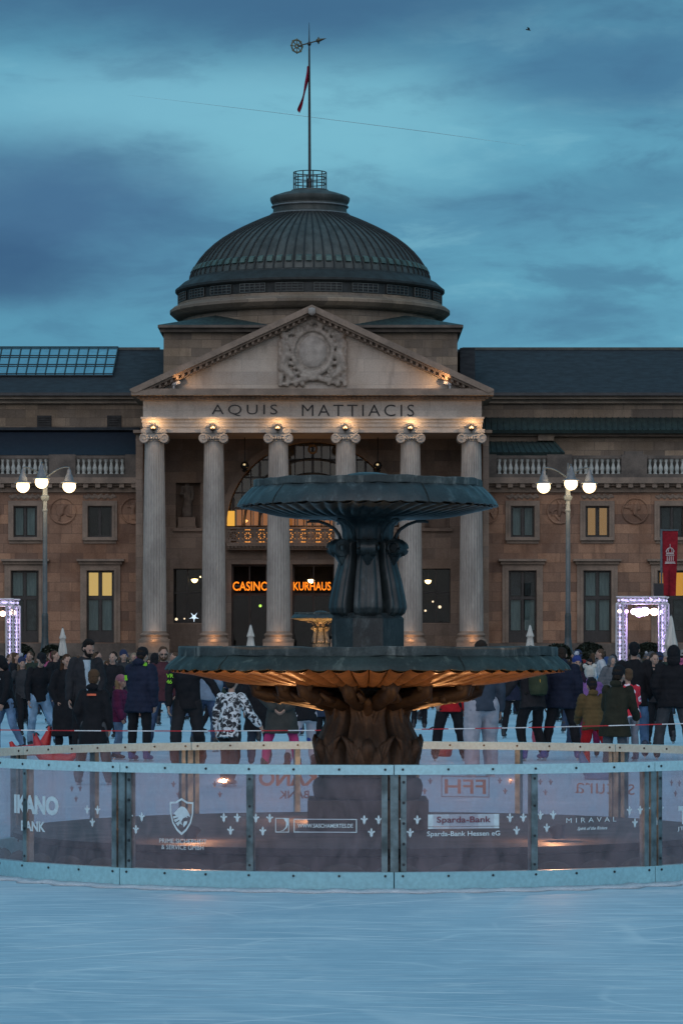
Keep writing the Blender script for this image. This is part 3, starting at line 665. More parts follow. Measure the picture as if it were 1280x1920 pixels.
# upper storey behind the balustrade
for (x0, x1) in ((-330, 300), (866, 1580)):
    c = MB(); fbox(c, x0, x1, 742, 906, 10.0, .5); part(c, 'upper_wall', ATTIC)
    c = MB(); fbox(c, x0, x1, 740, 748, 9.1, .9); fbox(c, x0, x1, 748, 756, 9.6, .4); part(c, 'upper_cornice', mat('upper_trim', (.33,.27,.21), (.22,.18,.145), .8, .8, 0, .35, 9, .03))
    g = MB(); zr = bz(655, 18); ze = bz(740, 9.1)
    g.add([(bx(x0,9),Y0+8.9,ze),(bx(x1,9),Y0+8.9,ze),(bx(x1,9),Y0+18,zr),(bx(x0,9),Y0+18,zr),(bx(x0,9),Y0+27,ze),(bx(x1,9),Y0+27,ze)], [(0,1,2,3),(3,2,5,4),(0,4,5,1),(0,3,4),(1,5,2)])
    rf = part(g, 'roof', SLATE)
    g = MB(); fbox(g, x0, x1, 736, 741.5, 8.7, .35); part(g, 'gutter', mat('gutter', (.03,.035,.04), None, 3, .5), rf)
    g = MB(); g.box(bx(x0,18), bx(x1,18), Y0+17.8, Y0+18.2, zr-.05, zr+.12); part(g, 'ridge', COPPER, rf)
# glass skylight on the left roof (lies 0.15 m above the slates)
def roofpt(x, y, up=.15):
    z0, z1 = bz(740, 9.1), bz(655, 18); best = None
    f = (740-y)/85.0
    for _ in range(30):
        d = 8.9 + 9.1*f; z = z0 + (z1-z0)*f; yy = YH - (z-H)*F/(Y0+d); f += (yy-y)/95.0
    d = 8.9 + 9.1*f; return V(bx(x, d), Y0+d-up*.6, z0 + (z1-z0)*f + up)
sk = MB(); gb = MB()
top = [roofpt(-140 + 18.1*k, 656.5) for k in range(21)]; bot = [roofpt(-150 + 18.1*k, 707) for k in range(21)]
gb.add([top[0], top[-1], bot[-1], bot[0]] + [p + V(0,.05,-.1) for p in (top[0], top[-1], bot[-1], bot[0])], [(0,1,2,3),(7,6,5,4),(0,4,5,1),(1,5,6,2),(2,6,7,3),(3,7,4,0)])
SKYGL = mat('skylight_glass', (.62,.72,.76), (.5,.6,.66), .6, .1, 1.0, .03, 3, .01)
for a, b in zip(top, bot): sk.tube([a + V(0,-.03,.06), b + V(0,-.03,.06)], .04, 6)
for f in (0, .33, .66, 1): sk.tube([top[0].lerp(bot[0], f) + V(0,-.03,.06), top[-1].lerp(bot[-1], f) + V(0,-.03,.06)], .04, 6)
so = part(sk, 'skylight', FRAME); part(gb, 'skylight_glazing', SKYGL, so)
g = MB(); fbox(g, 862, 890, 652, 745, 9.4, 8); part(g, 'fire_wall', SLATE)
# lean-to roofs
def slope(name, x0, x1, y0, y1, d0, d1, m, x0b=None, x1b=None, seams=0):
    g = MB(); a, b, c, e = bp(x0, y0, d0), bp(x1, y0, d0), bp(x1b if x1b else x1, y1, d1), bp(x0b if x0b else x0, y1, d1)
    dn = V(0,.1,-.22); g.add([a,b,c,e,a+dn,b+dn,c+dn,e+dn], [(0,1,2,3),(7,6,5,4),(0,4,5,1),(1,5,6,2),(2,6,7,3),(3,7,4,0)])
    for k in range(seams): f = (k+.5)/seams; g.tube([a.lerp(b, f) + V(0,0,.02), e.lerp(c, f) + V(0,0,.02)], .045, 5)
    return part(g, name, m)
slope('lean_to_roof', -330, 262, 806, 853, 9.7, 6.2, mat('dark_blue_roof', (.017,.026,.04), (.012,.019,.03), 1, .5, .1))
g = MB(); fbox(g, -330, 262, 801, 806.5, 9.2, .8); part(g, 'lean_to_ridge', SLATE)
slope('copper_roof', 905, 1580, 783, 806, 9.9, 7.6, PATDK, seams=60)
g = MB(); fbox(g, 905, 1580, 806.5, 811, 7.7, .5); fbox(g, 905, 1580, 811, 818, 8.2, 1.8); part(g, 'side_cornice', TRIM)
g = MB(); fbox(g, 905, 1036, 820, 858, 8.4, 1.6); fbox(g, 1036, 1580, 812, 900, 8.7, 1.3); fbox(g, 1008, 1038, 811, 826, 8.0, .6); part(g, 'side_wall', ATTIC)
slope('small_copper_roof', 905, 1040, 828, 848, 8.3, 6.0, PATDK, 905, 1058, 14)
for a, b in ((70,97), (201,228), (-70,-43)):
    g = MB(); fbox(g, a, b, 779, 803, 9.93, .08)
    for k in range(5): fbox(g, a+1, b-1, 781+4.4*k, 783.2+4.4*k, 9.85, .1)
    part(g, 'wall_vent', mat('vent_black', (.012,.014,.015), None, 4, .6))
# --- portico
COLX = (290, 401, 522, 648, 769, 883)
def fl(a, t, r, z):
    k = min(1, max(0, (t-.02)*30), max(0, (.98-t)*30)); return r*(1 - .075*k*(1-abs(math.sin(a*11))**.6)), z
for cx in COLX:
    X = bx(cx, 0); zb, zt = bz(1184, 0), bz(829, 0); g = MB(); pr = []
    n = 26
    for k in range(n+1):
        f = k/n; r = .75 - .15*f**1.6
        pr.append((r, zb + (zt-zb)*f))
    g.lathe(pr, (X, Y0, 0), 132, fl); so = part(g, 'column', COLM, bld, 60)
    g = MB(); zt2 = bz(812, 0)
    g.lathe([(.6, zt), (.64, zt+.05), (.60, zt+.1), (.72, zt+.28), (.70, zt+.33)], (X, Y0, 0), 32)
    g.box(X-.80, X+.80, Y0-.78, Y0+.78, zt2-.03, bz(806,0)); g.box(X-.72, X+.72, Y0-.7, Y0+.7, zt+.33, zt2-.03)
    for s in (-1, 1):
        for yy in (-1, 1):
            c = V(X+s*.62, Y0+yy*.66, zt+.22); g.tube([c + V(0,-.09,0), c + V(0,.09,0)], .30, 20)
            sp = [c + V(s*(.27-.024*k*.9)*math.cos(k*.55), yy*.09, (.27-.024*k*.9)*math.sin(k*.55)) for k in range(11)]; g.tube(sp, .045, 6)
        g.tube([V(X+s*.62, Y0-.57, zt+.22), V(X+s*.62, Y0, zt+.22), V(X+s*.62, Y0+.57, zt+.22)], [.26,.17,.26], 16)
    for k in range(5): g.ell((X-.32+.16*k, Y0-.74, zt+.2), (.07,.06,.1), 8)
    part(g, 'capital', COLM, so, 40)
    g = MB(); z0 = bz(1205, 0)
    g.lathe([(.98, z0), (1.0, z0+.1), (.98, z0+.2), (.86, z0+.25), (.83, z0+.36), (.88, z0+.42), (.9, z0+.49), (.86, z0+.56), (.78, z0+.6), (.75, zb+.02)], (X, Y0, 0), 40)
    g.box(X-.95, X+.95, Y0-.95, Y0+.95, bz(1238,0), z0); part(g, 'column_base', TRIM, so, 40)
    # twin floodlight sitting over the capital
    g = MB(); c = V(X-.03, Y0-.92, bz(804, 0)); g.ell(c, (.2,.16,.2), 12); g.box(c.x-.05, c.x+.05, c.y, c.y+.35, c.z-.3, c.z-.14)
    fo = part(g, 'floodlight', mat('lamp_body', (.02,.02,.02), None, 5, .4), so, 40)
    for s in (-1, 1):
        g = MB(); g.ell(c + V(s*.085,-.13,-.0), (.06,.05,.06), 10); part(g, 'bulb', emit('flood_bulb', (1,.60,.26), 2), fo, 180)
# entablature
EN = -.62
g = MB(); fbox(g, 268, 903, 800, 811, EN, 8); fbox(g, 267, 904, 792, 800.2, EN-.08, 8.1); fbox(g, 266, 905, 785, 792.2, EN-.16, 8.2); fbox(g, 264, 907, 781.5, 785.2, EN-.32, 8.4)
part(g, 'architrave', PALE)
g = MB(); fbox(g, 268.5, 902.5, 750, 781.7, EN-.02, 8); part(g, 'frieze', PALE)
g = MB(); fbox(g, 262, 909, 746.5, 750.2, EN-.3, 8.3); fbox(g, 258, 913, 740.5, 746.7, EN-.34, 8.4)
x = 257
while x < 911: fbox(g, x, x+4.6, 741, 746.5, EN-.58, .3); x += 8.6
fbox(g, 246, 925, 731.5, 740.7, EN-1.05, 9.2); fbox(g, 248, 923, 728.5, 731.6, EN-.95, 9)
part(g, 'cornice', TRIM)
for word, xa, xb in (('AQUIS', 397, 520), ('MATTIACIS', 566, 776)):
    vs, fs = text_geo(word, width=(xb-xa)/30.0*.998, height=.72, spacing=1.3, bold=-.006); g = MB(); c = bp((xa+xb)/2, 769.5, EN-.02)
    g.add([(c.x+x, c.y - .045*(z+.4), c.z+y) for x, y, z in vs], fs); part(g, 'inscription', mat('bronze_letter', (.012,.011,.011), None, 4, .5))
# pediment
AP = (584.5, 571)
g = MB()
def rake(pa, pb, th0, th1, d, t):
    fprism(g, [(pa[0], pa[1]+th0), (pb[0], pb[1]+th0), (pb[0], pb[1]+th1), (pa[0], pa[1]+th1)], d, t)
for s, tip in ((-1, (243.5, 729.5)), (1, (925.5, 729.5))):
    tx = lambda f, o=0: (AP[0] + (tip[0]-AP[0])*f, AP[1] + (tip[1]-AP[1])*f + o)
    fprism(g, [tx(0), tx(1), tx(1,3), tx(.97,12), tx(0,12)], EN-1.1, 10)
    fprism(g, [tx(0,12.2), tx(.955,12.2), tx(.93,17), tx(0,17)], EN-.85, 9)
    fprism(g, [tx(0,17.2), tx(.90,17.2), tx(.86,26), tx(0,26)], EN-.4, 8)
    n = 27
    for k in range(n):
        f = .03 + .86*k/n; a = tx(f, 17.3); b = tx(f+.0135, 17.3); fprism(g, [a, b, (b[0], b[1]+6), (a[0], a[1]+6)], EN-.72, .34)
part(g, 'raking_cornice', TRIM)
g = MB(); fprism(g, [(AP[0], 592), (285, 728.4), (884, 728.4)], EN+.1, 6); part(g, 'tympanum', PALE)
g = MB(); fbox(g, 578, 591, 577, 588, EN-1.25, .3); g.ell(bp(584.5, 584, EN-1.25), (.2,.14,.26), 10); part(g, 'keystone', COLM, smooth=40)
g = MB(); a, b, c = bp(243.5, 729.5, EN+8.9), bp(925.5, 729.5, EN+8.9), bp(584.5, 571, EN+8.9)
g.add([bp(246, 729, EN+8), bp(923, 729, EN+8), bp(584.5, 573, EN+8), V(bx(246,EN), Y0+24, bz(729,EN)), V(bx(923,EN), Y0+24, bz(729,EN)), V(bx(584.5,EN), Y0+24, bz(573,EN))], [(0,1,2),(5,4,3),(0,2,5,3),(1,4,5,2),(0,3,4,1)]); part(g, 'pediment_roof', COPPER)
# carved crest with an oval shield between two beasts
g = MB(); rr = random.Random(3); c = bp(586, 660, EN+.02)
def cp(x, y, o=0): return bp(x, y, EN+.02) + V(0,-o,0)
g.ell(cp(586, 660, .02), (1.05,.24,1.22), 20)
for k in range(44):
    a = 2*PI*k/44; g.ell(cp(586 + 37*math.cos(a), 660 + 42*math.sin(a), .12), (.17,.2,.17), 8)
for k in range(70):
    a = rr.uniform(.0, PI); q = rr.uniform(43, 60); g.ell(cp(586 + q*math.cos(a)*.98, 655 - q*math.sin(a)*.98, .05), (rr.uniform(.12,.24), rr.uniform(.15,.34), rr.uniform(.12,.24)), 8)
for s in (-1, 1):
    for (x0, y0, x1, y1, ra, rb) in ((56,640,48,668,.2,.26), (52,668,56,690,.33,.36), (56,690,40,705,.32,.26), (58,696,60,722,.18,.13), (46,706,47,722,.18,.13), (38,704,30,720,.16,.12), (50,672,36,664,.14,.1), (50,678,34,684,.13,.1), (60,700,64,680,.07,.07), (54,628,50,636,.24,.22), (60,612,56,628,.16,.2), (30,716,8,708,.16,.2), (62,722,62,640,.10,.08)):
        g.capsule(cp(586+s*x0, y0, .12), cp(586+s*x1, y1, .12), ra, rb, 8)
    for k in range(26): g.ell(cp(586+s*rr.uniform(26,62), rr.uniform(690,722), .02), (rr.uniform(.1,.2),.22,rr.uniform(.1,.2)), 8)
for k in range(20): g.ell(cp(586+rr.uniform(-26,26), rr.uniform(596,612), .1), (.17,.26,.2), 8)
for k in range(12): g.ell(cp(586+rr.uniform(-20,20), rr.uniform(704,722), .1), (.17,.26,.17), 8)
part(remesh_mb(g, .055), 'crest', mat('crest_stone', (.40,.35,.30), (.24,.21,.18), 2.5, .85, 0, .4, 9, .05), smooth=180)
g = MB(); g.ell(cp(586, 660, .13), (.85,.2,1.02), 24); part(g, 'shield', mat('shield_stone', (.43,.385,.34), (.30,.27,.24), 1.6, .8, 0, .5, 4, .08), smooth=180)
for px in (326, 843):
    g = MB(); c = bp(px, 721, EN-.5); g.capsule(c, c + V(.3 if px < 500 else -.3, .05, .12), .12, .14, 8); g.box(c.x-.05, c.x+.05, c.y-.05, c.y+.3, c.z-.3, c.z); part(g, 'floodlight', mat('pale_lamp', (.5,.5,.5), None, 5, .4), smooth=40)
# porch inside
def room(g, x0, x1, y0, y1, d, dep):
    q = 3; fbox(g, x0, x1, y0, y1, d+dep, .1)
    for a, b, c, e in ((x0-q,x0,y0-q,y1+q), (x1,x1+q,y0-q,y1+q), (x0,x1,y0-q,y0), (x0,x1,y1,y1+q)): fbox(g, a, b, c, e, d+.003, dep+.1)
DI = 6.0
g = MB(); hs = [(434,502,1058,1240), (548,628,1058,1240), (672,740,1058,1240), (325,379,1066,1168), (790,844,1066,1168), (436,738,988,1030)]
HSN = [(330,376,905,990), (796,842,905,990)]
holes(g, 262, 425, 812, 1240, DI, .9, hs+HSN); holes(g, 747, 908, 812, 1240, DI, .9, hs+HSN); holes(g, 425, 747, 1030, 1240, DI, .9, hs)
arc = [(586+161*math.cos(a), 986-158*math.sin(a)) for a in [PI*k/36 for k in range(37)]]
fprism(g, [(425.2,812), (746.8,812), (746.8,986)] + arc[1:-1] + [(425.2,986)], DI, .9)
for x0, x1 in ((330,376), (796,842)):
    cxn = (x0+x1)/2; r = (x1-x0)/2
    fprism(g, [(x0,882), (x1,882), (x1,905)] + [(cxn+r*math.cos(a), 905-r*math.sin(a)) for a in [PI*k/14 for k in range(1,14)]] + [(x0,905)], DI-.02, .5)
pw = part(g, 'porch_wall', INNER)
for x0, x1 in ((330,376), (796,842)):
    g = MB(); fbox(g, x0-3, x1+3, 875, 993, DI+.95, .1); part(g, 'niche', INNER)
    g = MB(); fbox(g, x0-6, x1+6, 990, 996, DI-.25, .5); part(g, 'niche_sill', INNER)
g = MB(); n = 40
for k in range(n):
    a0, a1 = PI*k/n, PI*(k+1)/n; q = lambda r, a: (586+r*math.cos(a), 986-r*.982*math.sin(a)); fprism(g, [q(161.3,a0), q(161.3,a1), q(173,a1), q(173,a0)], DI-.16, .18)
part(g, 'arch_moulding', TRIM)
g = MB(); fbox(g, 250, 922, 806, 811.5, .8, 6.5); part(g, 'porch_ceiling', INNER)
for a, b in ((255,268), (905,916)): g = MB(); fbox(g, a, b, 812, 1240, 1.6, 4.35); part(g, 'porch_side_wall', INNER)
# arched window
g = MB(); DA = DI+.55
for k in range(-9, 10):
    x = 586+16.5*k; h = math.sqrt(max(0, 158**2-(x-586)**2)); w = 1.1 if k % 3 else 2.4; fbox(g, x-w, x+w, 986-h*.98, 986, DA, .12)
for y in (862, 895, 924, 953):
    hw = math.sqrt(max(0, 158**2-((986-y)/.98)**2)); fbox(g, 586-hw, 586+hw, y-1.6, y+1.6, DA-.02, .15)
for rr2 in (100, 128):
    pts = [bp(586+rr2*math.cos(a), 986-rr2*.98*math.sin(a), DA-.02) for a in [PI*k/30 for k in range(31)]]; g.tube(pts, .08, 6)
aw = part(g, 'arched_window', FRAME)
g = MB(); fprism(g, [(428,986)] + [(586+158*math.cos(a), 986-155*math.sin(a)) for a in [PI*(1-k/30) for k in range(31)]], DA+.07, .02); part(g, 'pane', glassmat('arch_glass', (.55,.5,.42), .12, (.35,.38,.36)), aw)
for xa, xb in ((444,458), (459,474), (476,491), (493,507), (524,540), (542,556), (559,573), (576,590), (592,606), (609,623), (640,654), (660,674), (700,714)):
    g = MB(); fbox(g, xa, xb, 956, 985, DA+.3, .04); fbox(g, xa, xb, 990, 1020, DA+.3, .04); part(g, 'lit_pane', emit('arch_lit', (1,.38,.09), 1.0), aw)
g = MB(); fbox(g, 426, 440, 958, 986, DA-.25, .1); part(g, 'wall_lamp', emit('orange_wall_lamp', (1,.5,.08), .85), aw)
g = MB(); room(g, 420, 752, 815, 1036, DI+.9, 2.5); part(g, 'room_back', mat('olive_interior', (.07,.055,.035), None, 1.5, .8), aw)
g = MB(); g.tube([bp(586,842,DA-.1) + V(.25*math.sin(a),0,.25*math.cos(a)) for a in [2*PI*k/16 for k in range(17)]], .07, 6); part(g, 'rosette', mat('old_gold', (.35,.2,.08), None, 4, .5, .4), aw)
# balcony
g = MB(); fbox(g, 425, 747, 988, 992, DI-1.1, .5); fbox(g, 425, 747, 1017, 1024, DI-1.15, 1.1); fbox(g, 425, 747, 1024, 1031, DI-.9, .88)
x = 427
while x < 745: fbox(g, x, x+3.2, 1024.2, 1028, DI-1.12, .2); x += 7
for k in range(13):
    x = 425+26.3*k
    fbox(g, x-3, x+3, 992, 1017, DI-1.05, .3)
    if k < 12:
        c = bp(x+13.1, 1004.5, DI-.95)
        g.tube([c + V(.30*math.sin(a),0,.30*math.cos(a)) for a in [2*PI*j/18 for j in range(19)]], .075, 6)
        for j in range(8): a = 2*PI*j/8; g.tube([c, c + V(.28*math.sin(a),0,.28*math.cos(a))], .045, 5)
        for (u, v) in ((-1,-1),(1,-1),(1,1),(-1,1)): g.box(c.x+u*.27-.1, c.x+u*.27+.1, c.y-.06, c.y+.1, c.z+v*.32-.1, c.z+v*.32+.1)
part(g, 'balcony', INNER, smooth=40)
# doors
for x0, x1 in ((434,502), (548,628), (672,740)):
    g = MB(); q = 2.5; xm = (x0+x1)/2
    fbox(g, x0, x0+4, 1058, 1238, DI+.5, .2); fbox(g, x1-4, x1, 1058, 1238, DI+.5, .2); fbox(g, x0+4, x1-4, 1058, 1062, DI+.5, .2); fbox(g, x0+4, x1-4, 1112, 1117, DI+.5, .2); fbox(g, xm-2, xm+2, 1117, 1238, DI+.5, .2); fbox(g, xm-1, xm+1, 1062, 1112, DI+.5, .2)
    do = part(g, 'door', mat('dark_wood', (.035,.026,.02), None, 4, .5))
    for a, b in ((x0+4, xm-2), (xm+2, x1-4)):
        g = MB(); fbox(g, a, b, 1117, 1238, DI+.58, .02); part(g, 'pane', GLASS, do)
    g = MB(); room(g, x0-4, x1+4, 1050, 1240, DI+.9, 2.2); part(g, 'room_back', DKIN, do)
    g = MB(); fbox(g, x0-9, x0-.2, 1050, 1240, DI-.12, .14); fbox(g, x1+.2, x1+9, 1050, 1240, DI-.12, .14); fbox(g, x0-.2, x1+.2, 1050, 1057.8, DI-.12, .14); part(g, 'door_surround', INNER)
for word, xa, xb, ya, yb in (('CASINO', 436.5, 503, 1090.5, 1107.5), ('KURHAUS', 550, 620, 1091, 1107)):
    Ys = DI-.35; sc_ = (Y0+Ys)/F; vs, fs = text_geo(word, width=(xb-xa)*sc_, height=(yb-ya)*sc_, bold=.012); c = bp((xa+xb)/2, (ya+yb)/2, Ys); g = MB()
    g.add([(c.x+x, c.y+z*.08, c.z+y) for x, y, z in vs], fs); so = part(g, 'neon_sign', emit('neon_orange', (1,.23,.015), 1.5)); so['label'] = 'glowing orange %s sign over the door' % word
    g = MB(); g.box(c.x-(xb-xa)*sc_/2, c.x+(xb-xa)*sc_/2, c.y+.05, c.y+.11, c.z-.06, c.z+.06)
    for s in (-.35, .35): g.box(c.x+s*(xb-xa)*sc_-.03, c.x+s*(xb-xa)*sc_+.03, c.y+.1, Y0+DI, c.z-.04, c.z+.04)
    part(g, 'bracket', FRAME, so)
def glow_lamp(x, y, d, r=.16, m=LAMPW):
    g = MB(); c = bp(x, y, d); g.lathe([(r*.15,-r), (r*.7,-r*.75), (r*1.05,-.1*r), (r*1.1,.1*r), (r*.9,.2*r), (r*.2,.3*r)], c, 16); lo = part(g, 'ceiling_lamp', m, smooth=60)
    g = MB(); g.tube([c + V(0,0,r*.3), c + V(0,0,.7)], .02, 6); part(g, 'lamp_rod', FRAME, lo)
glow_lamp(583, 1088, DI+1.2, .2); glow_lamp(365, 1087, DI+1.3, .2); glow_lamp(802, 1089, DI+1.3, .2); glow_lamp(377, 1081, DI+1.6, .08)
for x0, x1 in ((325,379), (790,844)):
    g = MB(); q = 2.2; xm = (x0+x1)/2
    for a, b, c, e in ((x0,x0+q,1066,1168), (x1-q,x1,1066,1168), (x0+q,x1-q,1066,1066+q), (x0+q,x1-q,1168-q,1168), (xm-1.4,xm+1.4,1068.2,1165.8), (x0+q,x1-q,1110,1113)): fbox(g, a, b, c, e, DI+.45 - (.01 if c == 1110 else 0), .14)
    wo = part(g, 'window', FRAME)
    g = MB(); fbox(g, x0+q, x1-q, 1068, 1166, DI+.5, .02); part(g, 'pane', GLASS, wo)
    g = MB(); room(g, x0-4, x1+4, 1060, 1174, DI+.9, 2.2); part(g, 'room_back', mat('navy_interior', (.014,.016,.024), None, 2, .7), wo)
g = MB(); c = bp(364, 1157, DI+1.0)   # illuminated star in the left porch window
for k in range(10): g.capsule(c, c + V((.33 if k % 2 else .14)*math.sin(k*PI/5), 0, (.33 if k % 2 else .14)*math.cos(k*PI/5)+0), .05, .02, 6)
part(remesh_mb(g, .03, 0), 'lit_star', emit('star_white', (.75,.85,1), 1.6))
for x, y, r, m in ((331,1161,.09,'w'), (346,1160,.05,'w'), (797,1145,.07,'w'), (811,1128,.06,'w'), (824,1138,.1,'w'), (488,1136,.09,'g'), (505,1180,.05,'o')):
    g = MB(); g.ell(bp(x, y, DI+.8), (r,r*.7,r), 10); part(g, 'small_lamp', {'w': emit('tiny_warm', (1,.7,.45), 2.2), 'g': emit('tiny_green', (.55,1,.12), 2), 'o': emit('tiny_orange', (1,.25,.05), 2)}[m], smooth=180)
for x in (459, 708):
    g = MB(); c = bp(x, 873, DI-1.6); g.ell(c, (.28,.28,.28), 14); g.tube([c + V(0,0,.25), c + V(0,0,2.1)], .03, 6); g.lathe([(.12,-.42), (.2,-.3), (.1,-.25)], c, 12)
    lo = part(g, 'porch_lantern', mat('lantern_dark', (.05,.05,.045), None, 5, .25, .5), smooth=50)
    g = MB(); g.ell(c + V(-.02,-.24,.05), (.09,.07,.07), 10); part(g, 'bulb', emit('lantern_dim', (1,.75,.4), .7), lo, 180)
# --- attic block, drum and dome
g = MB(); fbox(g, 307, 857, 622, 800, 8.2, 18); part(g, 'attic', ATTIC)
g = MB(); fbox(g, 296, 868, 609, 614, 7.3, 20); fbox(g, 300, 864, 614, 622.2, 7.7, 19.2); part(g, 'attic_cornice', TRIMD)
g = MB(); A4 = [(296,7.4),(868,7.4)]
za = bz(609, 7.3); zb_ = bz(590, 10)
xa, xb = bx(296,7.3), bx(868,7.3)
for (l, r) in ((xa, xa+7.2), (xb-7.2, xb)):
    m = (l+r)/2; g.add([(l,Y0+7.3,za),(r,Y0+7.3,za),(r,Y0+27,za),(l,Y0+27,za),(m,Y0+11,zb_+.05),(m,Y0+24,zb_+.05)], [(0,1,4),(1,2,5,4),(2,3,5),(3,0,4,5),(0,3,2,1)])
part(g, 'hipped_roof', PATDK)
DD = 17.0; DX = bx(581, DD); sD = (Y0+DD)/F; DC = (DX, Y0+DD, 0)
def dp(hw, y): return (hw*sD, bz(y, DD))
g = MB(); g.lathe([dp(238,640), dp(238,602), dp(250,600), dp(254,597), dp(262,590), dp(262,585), dp(256,580), dp(247,577), dp(247,573)], DC, 96); part(g, 'drum', ATTIC, smooth=35)
g = MB(); g.lathe([dp(246,573), dp(244,572), dp(244,554), dp(249,553), dp(252,550), dp(252,546), dp(248,543), dp(238,534), dp(228,529), dp(227,527), dp(225,526)], DC, 96); part(g, 'drum_band', mat('dark_band', (.024,.03,.03), (.014,.018,.018), 1.5, .7), smooth=35)
nl = 22
for k in range(-6, 7):
    a0 = 2*PI*(k+.5)/nl; w = 2*PI/nl*.36; R_ = 244.6*sD
    def q(a, y, o=0): return V(DX+(R_+o)*math.sin(a), Y0+DD-(R_+o)*math.cos(a), bz(y, DD))
    g = MB(); g.grid([[q(a0-w+2*w*i/6, 570.5, .0), q(a0-w+2*w*i/6, 570.5, .05), q(a0-w+2*w*i/6, 556, .05), q(a0-w+2*w*i/6, 556, .0)] for i in range(7)])
    lo = part(g, 'louvre_window', mat('vent_black', (.012,.014,.015)))
    g = MB()
    for i in range(6): g.tube([q(a0-w+2*w*i/5, 571, .08), q(a0-w+2*w*i/5, 555.5, .08)], .035, 4)
    for y in (555.5, 560.5, 565.5, 571): g.tube([q(a0-w+2*w*i/6, y, .08) for i in range(7)], .035, 4)
    part(g, 'grille', COPPER, lo)
prof = [(224,527), (223,520), (219,512), (213,501), (205,489), (194,476), (180,463), (164,451), (146,440), (127,430), (108,421), (90,413), (72,406)]
g = MB(); g.lathe([dp(*p) for p in prof], DC, 128); dome = part(g, 'dome', COPPER, smooth=60)
g = MB(); nr = 76
for k in range(nr):
    a = 2*PI*(k+.5)/nr; g.tube([V(DX+(r*sD+.04)*math.sin(a), Y0+DD-(r*sD+.04)*math.cos(a), bz(y, DD)+.02) for r, y in prof], .05, 5)
part(g, 'standing_seam', mat('seam_copper', (.022,.028,.03), None, 2, .7), dome, 60)
g = MB()
for k in range(nr):
    a0 = 2*PI*(k+.5)/nr + .018; a1 = 2*PI*(k+1.5)/nr - .018; P_ = []
    for i in range(5):
        a = a0 + (a1-a0)*i/4; P_.append([V(DX+(r*sD+e)*math.sin(a), Y0+DD-(r*sD+e)*math.cos(a), bz(y, DD)) for r, y, e in ((220.2,513,.0), (220.2,513,.13), (215.5,504,.13), (213.5,501,0))])
    g.grid(P_, cap=True)
part(g, 'patina_band', PATINA, dome)
g = MB(); g.lathe([dp(73,407), dp(74,404), dp(72,401), dp(69,399), dp(69,389), dp(70,386), dp(70,384), dp(73,380), dp(74.5,376), dp(74.5,372), dp(70,369), dp(52,363), dp(36,359), dp(35,357), dp(33,356)], DC, 64); part(g, 'lantern', COPPER, smooth=35)
g = MB(); g.lathe([dp(71.5,390), dp(72.5,388.5), dp(71.5,387)], DC, 64); g.lathe([dp(74,405.8), dp(75.5,404), dp(74,402.5)], DC, 64); part(g, 'lead_moulding', mat('lead', (.22,.25,.26), None, 3, .5, .2), smooth=40)
g = MB(); rr_ = 30.5*sD
for k in range(10):
    a = 2*PI*k/10+.2; x, y = DX+rr_*math.sin(a), Y0+DD-rr_*math.cos(a); g.tube([(x,y,bz(357,DD)), (x,y,bz(323,DD))], .04, 6)
for yy in (323.5, 334, 345): g.tube([(DX+rr_*math.sin(a), Y0+DD-rr_*math.cos(a), bz(yy, DD)) for a in [2*PI*k/30 for k in range(31)]], .035, 6)
part(g, 'railing', FRAME)
# terrace steps in front of the porch
g = MB()
for k in range(4): g.box(bx(236,0), bx(936,0), Y0-2.2-.9*k, Y0+6, bz(1238,0)-.5-.14*k*0, bz(1224,0)-.13*k - .001*k)
part(g, 'porch_steps', TRIMD)
# statue in the niche
st = MB(); c = bp(351, 965, DI+.45); s_ = 1.42
def sp_(x, y, z): return c + V(x*s_, y*s_, z*s_)
for a, b, ra, rb in (((0,0,0),(0,0,.75),.25,.2), ((.05,-.08,0),(.06,-.06,.7),.16,.15), ((0,0,.75),(0,0,1.2),.2,.17), ((-.2,0,1.22),(.2,0,1.22),.09,.09), ((-.22,0,1.22),(-.26,-.08,.95),.07,.06), ((-.26,-.08,.95),(-.06,-.18,.9),.06,.05), ((.22,0,1.22),(.27,-.02,.9),.07,.06), ((.27,-.02,.9),(.25,-.1,.65),.055,.05), ((0,0,1.25),(0,0,1.4),.06,.06), ((-.14,-.12,.05),(.12,-.15,1.0),.06,.07), ((.16,-.05,.1),(-.12,-.16,.95),.05,.06)): st.capsule(sp_(*a), sp_(*b), ra*s_, rb*s_, 10)
st.ell(sp_(0,-.02,1.48), (.1*s_,.12*s_,.13*s_), 12)
me = remesh(st, .04, 'statue', 1); jitter(me, .05, 3)
so = obj('statue', me, mat('statue_stone', (.2,.165,.135), (.14,.115,.095), 3, .85), None, 180); tag(so, 'draped stone figure standing in the niche left of the porch arch', 'statue')
g = MB(); c = bp(351, 990, DI+.45); g.box(c.x-.55, c.x+.55, c.y-.4, c.y+.4, c.z, bz(970, DI+.45)); g.box(c.x-.62, c.x+.62, c.y-.46, c.y+.4, c.z-.0, c.z+.12); g.build('pedestal', INNER, so)
